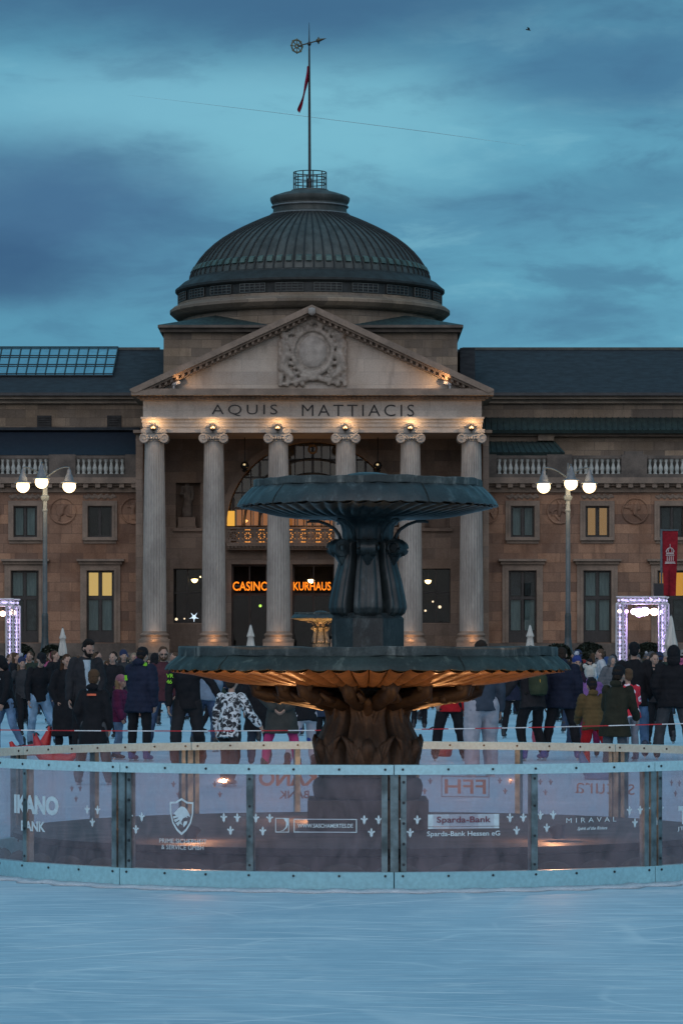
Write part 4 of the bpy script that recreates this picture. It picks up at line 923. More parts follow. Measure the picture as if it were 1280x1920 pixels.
# flagpole with vane and flag
fp = empty('flagpole', (DX, Y0+DD, bz(357,DD)), 'tall flagpole with wheel weathervane and limp red flag on the dome', 'flagpole')
def dpt(x, y, o=0): return V(PX(x, Y0+DD), Y0+DD+o, bz(y, DD))
g = MB(); g.tube([dpt(580.5,357), dpt(580.5,335), dpt(580.5,334), dpt(580,200), dpt(579.7,95), dpt(579.5,42)], [.16,.16,.1,.085,.06,.012], 10); g.ell(dpt(579.7,82), (.13,.13,.16), 10); part(g, 'pole', FRAME, fp, 60)
g = MB(); g.tube([dpt(560,86), dpt(604,74)], .045, 8); g.capsule(dpt(596,76), dpt(611,72), .14, .01, 8); g.ell(dpt(597,76), (.08,.08,.26), 8); part(g, 'weathervane', mat('vane', (.10,.10,.07), None, 5, .5, .5), fp, 60)
g = MB(); c = dpt(556.5, 86.5)
def wp(r, a): return c + V(r*.82*math.sin(a), r*.57*math.sin(a), r*math.cos(a))
for r in (.42, .12): g.tube([wp(r, 2*PI*k/24) for k in range(25)], .06, 6)
for k in range(8): g.tube([wp(.08, 2*PI*k/8), wp(.42, 2*PI*k/8)], .035, 5)
for k in range(8): g.ell(wp(.47, 2*PI*k/8), (.06,.06,.06), 6)
part(g, 'vane_wheel', mat('vane_gold', (.22,.2,.12), None, 5, .45, .5), fp, 60)
g = MB(); P_ = []
for i in range(22):
    f = i/21; row = []
    for j in range(7):
        u = j/6; wd = 9 + 5*math.sin(min(1,f*1.6)*PI/2)*(1-f*.55) - 6*f
        x = 579.2 - 18.5*f**1.35*1.0 - u*0 + (-wd*(1-f)*.0) ; x = 579.0 - (f**1.5)*19 + (u-.35)*(-wd)*.62*(1 - .45*f) + (1.6*math.sin(f*9+u*2))*f
        row.append(V(PX(x, Y0+DD), Y0+DD-.1+.32*math.sin(u*7+f*3), bz(125+f*(88-7*u), DD)))
    P_.append(row)
g.grid(P_); Pb = [[p + V(0,.02,0) for p in r] for r in P_]; g.grid(Pb)
part(g, 'flag', fabric((.38,.02,.055), 'plain'), fp, 180)
# ------------------------------------------------------------------ tiered fountain
FY = 28.6; FX = PX(689, FY)
def bronze(name, c1, c2, c3, rough=.5, spec=.4):
    m, t = newmat(name); o = t.node('ShaderNodeTexCoord').outputs['Object']
    n1 = t.noise(o, 3.2, 6, .65); n2 = t.noise(t.vmap(o, (1,1,.3)), 9, 5, .65, .4); n3 = t.noise(o, 55, 3, .6)
    cc = t.mix(t.ramp(n1, .35, .65), C4(c1), C4(c2)); cc = t.mix(t.ramp(n2, .52, .72, 0, .8), cc, C4(c3))
    cc = t.mix(.35, cc, t.mix(t.ramp(n3, .3, .7), (.5,.5,.5,1), (1.5,1.5,1.5,1)), 'MULTIPLY')
    nb = t.bump(n2, .35, .012); nb = t.bump(n3, .3, .004, nb)
    t.out(t.pbsdf(cc, t.ramp(n1, .2, .8, rough-.12, rough+.15), .0, nb, spec)); _mc[name] = m; return m
BR_BLUE = bronze('blue_green_bronze', (.031,.042,.044), (.015,.022,.025), (.095,.125,.13), .42, .5)
BR_LIP = bronze('mossy_bronze', (.028,.043,.040), (.016,.025,.024), (.10,.125,.11), .6)
BR_CAP = bronze('weathered_rim', (.065,.08,.078), (.035,.045,.045), (.22,.23,.21), .75)
BR_LIT = bronze('lamplit_underside', (.24,.135,.065), (.13,.078,.04), (.08,.055,.035), .45)  # orange lamplight from below painted into the lower bowl's underside colour
BR_STEM = bronze('brown_stem', (.060,.046,.034), (.03,.024,.018), (.10,.075,.052), .6)
BR_BRK = bronze('dark_bracket', (.028,.022,.016), (.016,.013,.011), (.05,.038,.026), .6)
BR_BASE = bronze('dark_plinth', (.035,.034,.034), (.02,.02,.021), (.06,.06,.06), .75)
def fz(y): return H + (YH-y)/227.6
ft = empty('tiered_fountain', (FX, FY, 0), 'two-tiered scalloped bronze fountain inside the glass barrier', 'fountain')
FC = (FX, FY, 0)
def fpart(mb, name, m, parent=ft, smooth=50): return mb.build(name, m, parent, smooth)
# basin drum
g = MB(); g.lathe([(3.3,-.02), (3.3,.012), (3.0,.02), (2.84,.04), (2.82,.22), (2.9,.24), (2.92,.29), (2.8,.302), (.2,.305)], FC, 128)
basin = fpart(g, 'stone_basin', bronze('basin_stone', (.05,.042,.042), (.03,.027,.028), (.085,.07,.065), .7), smooth=35)
for k in range(24):
    a = rad(-90 + 180*(k+.5)/24); g = MB(); c = V(FX+3.06*math.sin(a), FY-3.06*math.cos(a), .02); M = Matrix.Rotation(a, 3, 'Z')
    g.ell(c, (.24,.07,.17), 14, M); fpart(g, 'stone_lobe', bronze('lobe_stone', (.07,.052,.042), (.04,.03,.027), (.03,.027,.026), .8) if k == 0 else _mc['lobe_stone'], basin, 180)
g = MB(); g.box(FX-.49, FX+.49, FY-.49, FY+.49, .30, fz(1497)); g.lathe([(.60,.30),(.60,.42),(.5,.44)], FC, 4, a0=PI/4); fpart(g, 'plinth', BR_BASE)
g = MB(); g.lathe([(.42,fz(1497)), (.44,fz(1493)), (.45,fz(1484)), (.455,fz(1473)), (.44,fz(1462)), (.40,fz(1456)), (.37,fz(1454))], FC, 64); fpart(g, 'torus_moulding', BR_BASE)
# carved stem with acanthus leaves
def acan(a, t, r, z):
    q = (a*6/(2*PI)+.5) % 1.0; leaf = abs(math.sin(PI*q)); vein = .5+.5*math.cos(2*PI*q*7 + t*3)
    edge = max(0, 1-leaf*3.0)
    return r*(1 + .07*leaf**.5 - .20*edge*min(1, 4*t)*(1 if t < .82 else .3) + .022*vein*(leaf > .25)), z + .012*math.sin(a*24)*(t > .1)
sp = [(.385,fz(1455)), (.395,fz(1440)), (.41,fz(1420)), (.415,fz(1404)), (.40,fz(1388)), (.365,fz(1372)), (.335,fz(1356)), (.325,fz(1342)), (.335,fz(1330)), (.37,fz(1318)), (.41,fz(1309)), (.47,fz(1302)), (.50,fz(1296)), (.5,fz(1285))]
S2 = []
for (r0, z0), (r1, z1) in zip(sp, sp[1:]):
    for k in range(4): S2.append((r0+(r1-r0)*k/4, z0+(z1-z0)*k/4))
S2.append(sp[-1])
g = MB(); g.lathe(S2, FC, 200, acan); stem = fpart(g, 'stem', BR_STEM, smooth=70)
for k in range(6):
    a = 2*PI*k/6; M = Matrix.Rotation(a, 3, 'Z'); g = MB(); O = V(FX,FY,0)
    def L_(r, z, s=0): return O + M @ V(s, -r, z)
    for s in (-1, 1):
        for j in range(4):
            f = j/3; g.tube([L_(.375,fz(1446),s*.02*(1+j)), L_(.405,fz(1425-12*f),s*(.05+.03*j)), L_(.425-.02*f,fz(1402-14*f),s*(.075+.032*j)), L_(.40-.02*f,fz(1394-16*f),s*(.09+.04*j))], [.014,.02,.024,.012], 6)
        g.tube([L_(.33,fz(1372),s*.03), L_(.345,fz(1350),s*.05), L_(.35,fz(1332),s*.075), L_(.375,fz(1320),s*.11)], [.016,.018,.02,.012], 6)
    g.tube([L_(.36,fz(1440)), L_(.40,fz(1425)), L_(.43,fz(1405)), L_(.455,fz(1397)), L_(.45,fz(1391)), L_(.42,fz(1393))], [.03,.05,.06,.055,.045,.02], 8)
    for s in (-1, 1): g.tube([L_(.38,fz(1448),s*.05), L_(.42,fz(1420),s*.10), L_(.43,fz(1402),s*.08), L_(.40,fz(1398),s*.045)], [.018,.022,.022,.015], 6)
    lf_ = fpart(g, 'acanthus_leaf', BR_STEM, stem, 180); g = MB(); g.tube([L_(.30,fz(1345)), L_(.36,fz(1326)), L_(.45,fz(1314)), L_(.51,fz(1313)), L_(.51,fz(1320))], [.03,.045,.05,.045,.02], 8)
    fpart(g, 'leaf_curl', BR_STEM, stem, 180)
# scroll brackets under the lower bowl
for k in range(16):
    a = 2*PI*(k+.5)/16; M = Matrix.Rotation(a, 3, 'Z'); g = MB(); O = V(FX,FY,0); e = .10*(k % 2)
    def L_(r, z, s=0): return O + M @ V(s, -r, z)
    g.tube([L_(.36,1.33), L_(.52,1.37), L_(.7,1.395), L_(.84-e,1.40), L_(.93-e,1.43), L_(.955-e,1.485), L_(.91-e,1.52), L_(.86-e,1.50), L_(.87-e,1.47)], [.07,.075,.07,.065,.058,.05,.045,.035,.02], 8)
    g.ell(L_(.74-e,1.37), (.06,.08,.05), 8); g.ell(L_(.92-e,1.47), (.085,.05,.06), 8, M)
    g.tube([L_(.5,1.42,.0), L_(.62,1.36,.07), L_(.74,1.37,.10), L_(.8,1.42,.07)], [.03,.035,.03,.015], 6)
    fpart(g, 'scroll_bracket', BR_BRK, smooth=180)
def bowl(R0, gad, under, lip, cap, nm, mats, twist=.35):
    b = None
    def und(a, t, r, z):
        q = (a*gad/(2*PI) + twist*gad/8*(1-t)) % 1.0; h = abs(math.sin(PI*q))**.55
        return r*(1 + .012*h*t), z - .042*(h-.3)*min(1, t*2.2)*(R0/1.67)
    n = gad*8
    P2 = []
    for (r0, z0), (r1, z1) in zip(under, under[1:]):
        for k in range(3): P2.append((r0+(r1-r0)*k/3, z0+(z1-z0)*k/3))
    P2.append(under[-1])
    g = MB(); g.lathe(P2, FC, n, und); u = fpart(g, nm, mats[0], smooth=75)
    def lp(a, t, r, z):
        q = (a*gad/(2*PI)) % 1.0; h = abs(math.sin(PI*q))**.6; k = max(0, 1-t*2.2)
        return r*(1 - .016*k*(1-h)), z + .016*k*(1-h)*(R0/1.5) - .004*math.sin(a*37+3*math.sin(a*5))
    g = MB(); g.lathe(lip, FC, n, lp); fpart(g, 'scalloped_lip', mats[1], u, 60)
    g = MB(); g.lathe(cap, FC, 128, lambda a, t, r, z: (r*(1+.002*math.sin(a*9)), z + .004*math.sin(a*7)+.003*math.sin(a*23))); fpart(g, 'rim', mats[2], u, 35)
    # joints between the rim stones
    g = MB()
    for k in range(5):
        a = 2*PI*(k+.37)/5; q = [V(FX+r*1.004*math.sin(a), FY-r*1.004*math.cos(a), z) for r, z in lip[1:-1]]; g.tube(q, .0045, 4)
    fpart(g, 'lip_joint', mat('joint_lime', (.16,.17,.15) if R0 < 1.3 else (.012,.02,.02), None, 20, .8), u)
    return u
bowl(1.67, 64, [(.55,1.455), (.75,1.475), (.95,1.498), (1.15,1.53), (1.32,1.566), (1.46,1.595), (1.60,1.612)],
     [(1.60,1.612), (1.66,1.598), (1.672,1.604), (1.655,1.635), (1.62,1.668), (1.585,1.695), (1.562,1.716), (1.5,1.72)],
     [(1.5,1.716), (1.56,1.717), (1.562,1.722), (1.562,1.785), (1.555,1.79), (1.2,1.79), (1.15,1.74), (.2,1.72)], 'lower_bowl', (BR_LIT, BR_LIP, BR_CAP), 0)
g = MB(); o8 = PI/8; z0, z1 = 1.70, fz(1160)
g.lathe([(.320,z0), (.320,z1), (.305,z1+.012), (.285,z1+.045), (.255,z1+.05)], FC, 8, a0=o8); fpart(g, 'pedestal', BR_BLUE, smooth=25)
def vase(a, t, r, z):
    q = (a*6/(2*PI)+.5) % 1.0; h = abs(math.sin(PI*q)); e = max(0, 1-h*2.3)
    k = min(1, t*7)*min(1, (1-t)*9)
    mid = max(0, 1-abs(q-.5)*9); inner = max(0, 1-abs(abs(q-.5)-.27)*13)
    return r*(1 + k*(.07*h**.6 - .42*e**1.1 - .05*mid - .075*inner)), z
vp = [(.24,fz(1160)), (.275,fz(1155)), (.30,fz(1149)), (.312,fz(1140)), (.308,fz(1128)), (.292,fz(1110)), (.274,fz(1090)), (.25,fz(1070)), (.233,fz(1055)), (.22,fz(1040)), (.225,fz(1028)), (.22,fz(1018)), (.2,fz(1012))]
S2 = []
for (r0, z0), (r1, z1) in zip(vp, vp[1:]):
    for k in range(4): S2.append((r0+(r1-r0)*k/4, z0+(z1-z0)*k/4))
S2.append(vp[-1])
g = MB(); g.lathe(S2, FC, 208, vase); vs_ = fpart(g, 'vase', BR_BLUE, smooth=70)
for k in range(6):
    a = 2*PI*k/6; M = Matrix.Rotation(a, 3, 'Z'); g = MB(); O = V(FX,FY,0)
    def L_(r, z, s=0): return O + M @ V(s, -r, z)
    zc = fz(1028)
    g.tube([L_(.27,zc,-.062), L_(.27,zc,-.04), L_(.27,zc,0), L_(.27,zc,.04), L_(.27,zc,.062)], [.07,.076,.058,.076,.07], 16)
    g.tube([L_(.285+.05*math.cos(q), zc+.05*math.sin(q), -.078) for q in [j*.5 for j in range(13)]], .014, 6); g.ell(L_(.285,zc,.078), (.02,.03,.03), 8)
    g.tube([L_(.235,fz(1060)), L_(.245,fz(1045)), L_(.26,fz(1035))], [.02,.05,.06], 8)
    fpart(g, 'volute', BR_BLUE, vs_, 60)
nk = [(.2,fz(1016)), (.215,fz(1005)), (.215,fz(995)), (.225,fz(985)), (.26,fz(978)), (.33,fz(972)), (.42,fz(968))]
def flut(a, t, r, z): return r*(1 - .05*(1-abs(math.sin(a*8)))), z
g = MB(); g.lathe(nk, FC, 128, flut); fpart(g, 'neck', BR_BLUE, smooth=60)
for k in range(6):
    a = 2*PI*(k+.5)/6; M = Matrix.Rotation(a, 3, 'Z'); g = MB(); O = V(FX,FY,0)
    def L_(r, z, s=0): return O + M @ V(s, -r, z)
    g.tube([L_(.22,fz(1014)), L_(.235,fz(1003)), L_(.27,fz(992)), L_(.33,fz(983)), L_(.40,fz(977.5)), L_(.475,fz(977)), L_(.50,fz(979))], [.016,.015,.014,.013,.012,.012,.008], 8)
    fpart(g, 'curved_arm', BR_BLUE, smooth=180)
bowl(1.075, 52, [(.3,2.855), (.45,2.858), (.6,2.868), (.75,2.89), (.9,2.925), (1.02,2.952)],
     [(1.02,2.952), (1.065,2.944), (1.077,2.95), (1.06,2.985), (1.025,3.03), (.985,3.07), (.952,3.10), (.9,3.105)],
     [(.9,3.10), (.938,3.101), (.942,3.106), (.942,3.158), (.936,3.164), (.7,3.166), (.2,3.166)], 'upper_bowl', (BR_BLUE, BR_BLUE, BR_CAP), .25)
g = MB(); g.lathe([(.24,3.165), (.22,3.19), (.16,3.215), (.08,3.228), (.01,3.23)], FC, 32); fpart(g, 'nozzle_dome', BR_BLUE, smooth=60)
# the second fountain of the pair, nearer the building
f2 = copy_tree(ft); Y2 = 125.0; f2.location = (PX(601, Y2), Y2, 0); f2['label'] = 'distant twin fountain in front of the building entrance'
f2['group'] = ft['group'] = 'pair of tiered fountains'
# lamps at the fountains' feet
FLB = mat('lamp_body', (.02,.02,.02))
def basin_lamp(fx, fy, x, y, lab, e, z0=.302, tilt=.55, lc=(1,.46,.14)):
    r = empty('floodlight', (fx+x, fy+y, z0), lab, 'floodlight', 'floodlights in the fountain basins'); p = V(fx+x, fy+y, z0)
    d = V(-x, -y, 0).normalized(); up = (d*tilt + V(0,0,1)).normalized()
    g = MB(); g.tube([p + V(0,0,.02), p + V(0,0,.05), p + V(0,0,.055) + up*.05], [.05,.05,.07], 12); g.build('housing', FLB, r, 40)
    g = MB(); g.tube([p + V(0,0,.055) + up*.05, p + V(0,0,.055) + up*.06], .03, 12); g.build('lens', emit('flood_lens', (1,.55,.16), 6), r, 40)
    ld = bpy.data.lights.new('flood', 'SPOT'); ld.energy = e; ld.color = lc; ld.spot_size = rad(105); ld.spot_blend = .7; ld.shadow_soft_size = .015
    lo = bpy.data.objects.new('flood_light', ld); link(lo); lo.location = p + V(0,0,.06) + up*.085; lo.rotation_euler = (-up).to_track_quat('Z', 'Y').to_euler()
    ld = bpy.data.lights.new('spill', 'POINT'); ld.energy = e*(.75 if y > 0 else .3); ld.color = (1,.46,.2); ld.shadow_soft_size = .015; l2 = bpy.data.objects.new('flood_spill', ld); link(l2); l2.location = p + V(0,0,.09) + up*.1
for x, y, lab, e in ((-1.37,-2.1,'small lit floodlight on the basin behind the eagle shield panel',60), (1.44,-2.08,'small lit floodlight on the basin right of the white bank sign',60), (-.42,1.35,'floodlight hidden on the basin behind the plinth, left one',45), (.42,1.35,'floodlight hidden on the basin behind the plinth, right one',45)): basin_lamp(FX, FY, x, y, lab, e)
for s in (-1, 1): basin_lamp(f2.location.x, Y2, s*1.3, -1.7, 'floodlight on the %s side of the distant twin fountain' % ('left' if s < 0 else 'right'), 140); basin_lamp(f2.location.x, Y2, s*.75, -1.05, 'floodlight on the lower bowl of the distant twin fountain, %s side' % ('left' if s < 0 else 'right'), 300, 1.79, .5, (1,.36,.08))

# ------------------------------------------------------------------ curved glass rink barrier round the fountain
RB = 3.35
gb_ = empty('glass_barrier', (FX, FY, 0), 'round rink barrier of clear printed panels with pale blue rails', 'barrier')
RAIL = mat('pale_blue_plastic', (.46,.72,.76), (.40,.63,.68), 1.3, .4, 0, .08, 40, .003)
KICK = mat('kickboard', (.31,.58,.64), (.25,.49,.56), .9, .45, 0, .1, 30, .004)
BOLT = mat('bolt', (.04,.045,.05), None, 5, .4, .5)
POSTM = mat('galvanised_post', (.20,.27,.29), (.06,.085,.09), 5, .45, .3, .3, 25, .01)
PLEX = glassmat('scratched_plexiglass', (.945,.925,.945), .085, (.64,.50,.55), .02, 1.42, .75)
def rp(a, r, z): return V(FX + r*math.sin(a), FY - r*math.cos(a), z)
def ring(mb, r0, r1, z0, z1, n=180, a0=0, a1=2*PI):
    full = a1-a0 > 6.28; m = n if full else n+1
    mb.grid([[rp(a, r0, z0), rp(a, r1, z0), rp(a, r1, z1), rp(a, r0, z1)] for a in [a0+(a1-a0)*k/n for k in range(m)]], wrap_u=full, wrap_v=True, cap=not full)
JO = [-69.2, -33.2, 2.8, 38.8, 74.8, 106, 137.5, 173, 208.5, 244]
JO2 = JO[1:] + [JO[0]+360]; JO1 = JO
def bolts(mb, rr_, z, a0, a1, n=7, inside=True):
    for k in range(n):
        a = a0 + (a1-a0)*(.03 + .94*k/(n-1))
        for s in ((1, -1) if inside else (1,)):
            R1 = rr_ + (.0 if s > 0 else -.09); mb.tube([rp(a, R1, z), rp(a, R1+s*.006, z)], .009, 8)
for a, b in zip(JO1, JO2):
    a, b = rad(a), rad(b); m = (a+b)/2; e = .0012
    g = MB(); ring(g, RB-.045, RB+.045, .855, .925, 24, a+e, b-e); g.cur = 1; bolts(g, RB+.045, .893, a, b); g.build('top_rail', [RAIL, BOLT], gb_, 30)
    g = MB(); ring(g, RB-.04, RB+.05, .0, .145, 24, a+e, b-e); g.cur = 1; bolts(g, RB+.05, .118, a, b); g.build('kick_board', [KICK, BOLT], gb_, 30)
    for q0, q1 in ((a+.022, m-.008), (m+.008, b-.022)):
        g = MB(); ring(g, RB+.012, RB+.018, .145, .855, 14, q0, q1); g.build('glass_pane', PLEX, gb_, 30)
    w = MB()
    for da, ww in ((-.020,.013), (.001,.017), (.021,.012)):
        ring(w, RB-.035 + .01*abs(da)*40, RB+.03, .145, .855, 2, a+da-ww*.5, a+da+ww*.5)
    w.cur = 1
    for z in (.2, .35, .5, .65, .8): w.tube([rp(a+.021, RB+.03, z), rp(a+.021, RB+.036, z)], .011, 8)
    w.build('joint_post', [POSTM, BOLT], gb_, 30)
    w = MB(); ring(w, RB-.04, RB+.028, .145, .855, 2, m-.0075, m+.0075); w.cur = 1
    for z in (.19, .4, .62, .82): w.tube([rp(m, RB+.028, z), rp(m, RB+.033, z)], .01, 8)
    w.build('middle_post', [POSTM, BOLT], gb_, 30)
# printing on the panels
INK = mat('white_vinyl', (.62,.74,.78), (.58,.70,.74), 6, .5, bump=0); INKF = mat('faded_vinyl', (.36,.44,.49), (.30,.38,.44), 3, .6, bump=0); RED = mat('maroon_vinyl', (.22,.07,.10), None, 6, .5, bump=0)
TAN = mat('tan_vinyl', (.36,.22,.15), (.28,.18,.13), 3, .6, bump=0); GREYV = mat('grey_vinyl', (.16,.17,.24), (.13,.14,.2), 3, .6, bump=0)
def ang_front(x):
    t = 0.0
    for _ in range(30): t = math.asin(max(-.999, min(.999, (x-640)/F*(FY-RB*math.cos(t))/RB - FX/RB)))
    return t
def ang_back(x):
    t = 0.0
    for _ in range(30): t = math.asin(max(-.999, min(.999, (x-640)/F*(FY+RB*math.cos(t))/RB - FX/RB)))
    return PI - t
def zfront(y, a): return PZ(y, FY-RB*math.cos(a))
def decal(name, vs, fs, a, z, m, front=True, lift=.0):
    # vs in metres on the panel, bent round the barrier; 2 mm thick vinyl on the outer face
    g = MB(); g.add([rp(a + x/RB, RB+.0195+lift+(w+.5)*.0012, z+y) for x, y, w in vs], fs)
    return g.build(name, m, gb_)
def poly(pts, holes_=None):
    n = len(pts); vs = [(x,y,-.5) for x,y in pts] + [(x,y,.5) for x,y in pts]
    return vs, [tuple(range(n)), tuple(reversed(range(n,2*n)))] + [(i,i+n,(i+1)%n+n,(i+1)%n) for i in range(n)]
def join(lst):
    vs, fs = [], []
    for v, f in lst: o = len(vs); vs += v; fs += [tuple(i+o for i in q) for q in f]
    return vs, fs
def outline(pts, w):
    n = len(pts); cx = sum(p[0] for p in pts)/n; cy = sum(p[1] for p in pts)/n; out = []
    inn = [(cx+(x-cx)*(1-w), cy+(y-cy)*(1-w*1.1)) for x, y in pts]; L = []
    for i in range(n): j = (i+1) % n; L.append(poly([pts[i], pts[j], inn[j], inn[i]]))
    return join(L)
def frame(w, h, t): return join([poly([(-w,-h),(w,-h),(w,-h+t),(-w,-h+t)]), poly([(-w,h-t),(w,h-t),(w,h),(-w,h)]), poly([(-w,-h+t),(-w+t,-h+t),(-w+t,h-t),(-w,h-t)]), poly([(w-t,-h+t),(w,-h+t),(w,h-t),(w-t,h-t)])])
def label(txt, x, y, wpx, hpx=None, m=INK, name='lettering', front=True, **k):
    a = ang_front(x) if front else ang_back(x); d = FY - RB*math.cos(a); s = d/F
    wpx /= max(.3, abs(math.cos(a)))
    vs, fs = text_geo(txt, width=wpx*s, height=(hpx*s if hpx else None), **k)
    return decal(name, vs, fs, a, PZ(y, d), m)
half = [(0,.62), (.10,.46), (.12,.30), (.06,.10), (.16,.22), (.30,.30), (.40,.20), (.36,.08), (.26,.12), (.20,.0), (.12,-.05), (.20,-.10), (.12,-.16), (.16,-.34), (.06,-.30), (0,-.50)]
lily = half + [(-x, y) for x, y in reversed(half[1:-1])]
def fleur(x, y, s=.052, front=True, m=INK):
    a = ang_front(x) if front else ang_back(x); d = FY - RB*math.cos(a); L = []
    for ox, oy in ((-.052,.042), (.052,.042), (0,-.052)): L.append(poly([(ox+px_*s*1.25, oy+py*s*1.25) for px_, py in lily]))
    vs, fs = join(L); decal('lily_emblem', vs, fs, a, PZ(y, d), m)
for x, y in ((177,1530), (258,1543), (434,1545), (494,1546), (696,1549), (768,1549), (966,1545), (1022,1540), (1186,1531), (1226,1528)): fleur(x, y)
for x, y in ((146,1488), (337,1480), (414,1480), (795,1474), (945,1474), (1020,1476), (1262,1478)): fleur(x, y, .046, False, GREYV)
label('IKANO', 70, 1509, 92, 36, bold=.05); label('BANK', 66, 1549, 50, 19, bold=.03)
# slab serifs for the bank lettering
a = ang_front(343); d = FY - RB*math.cos(a); s = d/F
sh = [(-.92,.78), (-.45,.80), (0,1.0), (.45,.80), (.92,.78), (.90,.2), (.72,-.35), (.38,-.75), (0,-1.0), (-.38,-.75), (-.72,-.35), (-.90,.2)]
q = 35*s
eag = [(-.60,.10), (-.30,.34), (-.05,.50), (.20,.48), (.42,.32), (.60,.08), (.66,-.10), (.50,-.04), (.40,-.02), (.46,-.14), (.30,-.10), (.10,-.18), (-.02,-.36), (.04,-.56), (-.12,-.46), (-.18,-.24), (-.30,-.12)]
fe = [[(-.68,.0+.0), (-.30,.08), (-.22,-.02), (-.62,-.12)], [(-.60,-.18), (-.24,-.08), (-.16,-.18), (-.5,-.32)], [(-.46,-.38), (-.12,-.22), (-.06,-.34), (-.28,-.54)], [(.20,-.26),(.44,-.24),(.40,-.40),(.16,-.60),(.10,-.44)]]
vs, fs = join([outline([(x*27*s, y*q) for x, y in sh], .12), poly([(x*27*s, y*q*.95+.01) for x, y in eag])] + [poly([(x*27*s, y*q*.95) for x, y in f]) for f in fe])
decal('eagle_shield', vs, fs, a, PZ(1531, d), INK)
label('PRIME SICHERHEIT', 345, 1577, 90, 8.5, bold=-.005); label('& SERVICE GMBH', 344, 1588.5, 80, 8.5, bold=-.005)
a = ang_front(530); d = FY - RB*math.cos(a); s = d/F
vs, fs = join([frame(13*s, 13.5*s, 1.3*s), poly([(3*s,12*s), (11.5*s,12*s), (11.5*s,2*s), (9*s,-5*s), (3*s,-10*s), (-6*s,-12*s), (2*s,-9*s), (7*s,-3*s), (7.5*s,5*s)])]); decal('moon_logo', vs, fs, a, PZ(1547, d), INK)
a = ang_front(610); vs, fs = frame(59*s, 12.8*s, 1.6*s); decal('web_frame', vs, fs, a, PZ(1547.5, d), INK); label('WWW.SASCHAMERTES.DE', 610, 1548, 103, 7.6, bold=.012)
a = ang_front(868); d = FY - RB*math.cos(a); s = d/F
vs, fs = join([poly([(-68*s,-10.5*s), (68*s,-10.5*s), (68*s,12*s), (-68*s,12*s)]), poly([(-68*s,-15*s), (68*s,-15*s), (68*s,-11.6*s), (-68*s,-11.6*s)])]); decal('bank_sign', vs, fs, a, PZ(1538.5, d), INK)
vs, fs = text_geo('Sparda-Bank', width=103*s, height=15*s, bold=.012); decal('lettering', vs, fs, a, PZ(1538, d), RED, lift=.0015)
label('Sparda-Bank Hessen eG', 868, 1564, 137, 12, bold=.014)
label('MIRAVAL', 1106, 1537, 97, 9, spacing=1.7, bold=-.004); label('Spirit of the Riviera', 1107, 1553.5, 58, 8, shear=.5, bold=.012)
label('T', 1277, 1528, 22, 34, bold=.06); label('JT D', 1278, 1554, 28, 9)
label('FFH', 871, 1475, 76, 27, TAN, front=False, bold=.012); a = ang_back(871); d = FY - RB*math.cos(a); s = d/F; vs, fs = frame(46*s, 20*s, 1.6*s); decal('logo_frame', vs, fs, a, PZ(1475, d), GREYV)
label('secura', 1132, 1479, 104, 20, TAN, front=False, bold=-.01); label('IKANO', 545, 1459, 118, 30, TAN, front=False, bold=.03); label('BANK', 552, 1490, 56, 15, GREYV, front=False, bold=.02)
label('ICE RINK', 285, 1478, 66, 7, GREYV, front=False) if False else None

# ------------------------------------------------------------------ ground, ice, tape, far boards
def icemat():
    m, t = newmat('rink_ice'); o = t.node('ShaderNodeTexCoord').outputs['Object']
    st = t.noise(t.vmap(o, (.22,2.6,1)), 3.0, 6, .68, .3); st2 = t.noise(t.vmap(o, (.5,7,1), rot=(0,0,.03)), 4.2, 4, .7); bl = t.noise(t.vmap(o, (.45,.16,1)), 1.0, 5, .6)
    cc = t.mix(t.ramp(st, .3, .7), (.32,.51,.62,1), (.47,.67,.77,1)); cc = t.mix(t.ramp(bl, .35, .65, 0, .6), cc, (.27,.46,.58,1))
    cc = t.mix(t.ramp(st2, .52, .68, 0, .75), cc, (.62,.84,.92,1))
    # skate cuts: thin curved bright lines
    for sc_, sd, w in ((.5, 0, .13), (.9, 7, -.22), (.7, 3, .5), (1.3, 11, -.05), (.6, 17, -.75), (1.1, 23, .28)):
        vo = t.node('ShaderNodeTexWave', wave_type='BANDS', bands_direction='Y', wave_profile='SIN'); t.inp(vo, 'Vector', t.vmap(o, (.8,.8,1), loc=(sd*1.3, -sd*2.1, 0), rot=(0,0,w))); t.inp(vo, 'Scale', sc_); t.inp(vo, 'Distortion', 5.0); t.inp(vo, 'Detail', 1.0); t.inp(vo, 'Detail Scale', .35)
        k = t.ramp(vo.outputs[1], .988, 1.0, 0, .5); k = t.math('MULTIPLY', k, t.ramp(t.noise(t.vmap(o, (.7,.4,1), loc=(sd,sd,0)), 1.1, 3), .48, .62)); cc = t.mix(k, cc, (.86,.93,.96,1))
    for sd, sx, sy in ((0,.42,.20), (9,.30,.34)):   # broad soft scuffs that wander over the ice
        rg = t.math('ABSOLUTE', t.math('SUBTRACT', t.noise(t.vmap(o, (sx,sy,1), loc=(sd,sd*2,0)), 1.0, 2, .5, .6), .5)); k = t.math('MULTIPLY', t.ramp(rg, 0, .012, .4, 0), t.ramp(t.noise(t.vmap(o, (.6,.4,1), loc=(sd,3,0)), 1.0, 4), .45, .6)); cc = t.mix(k, cc, (.66,.82,.88,1))
    fr_ = t.noise(o, 1.4, 6, .7); cc = t.mix(t.ramp(fr_, .5, .72, 0, .5), cc, (.62,.78,.84,1))
    dk = t.noise(t.vmap(o, (.5,3,1), loc=(5,2,0)), 1.6, 5, .7); cc = t.mix(t.ramp(dk, .66, .74, 0, .35), cc, (.30,.40,.50,1))
    nb = t.bump(st2, .25, .01); nb = t.bump(st, .2, .02, nb)
    t.out(t.pbsdf(cc, t.ramp(st, .3, .7, .55, .75), 0, nb, .03)); return m
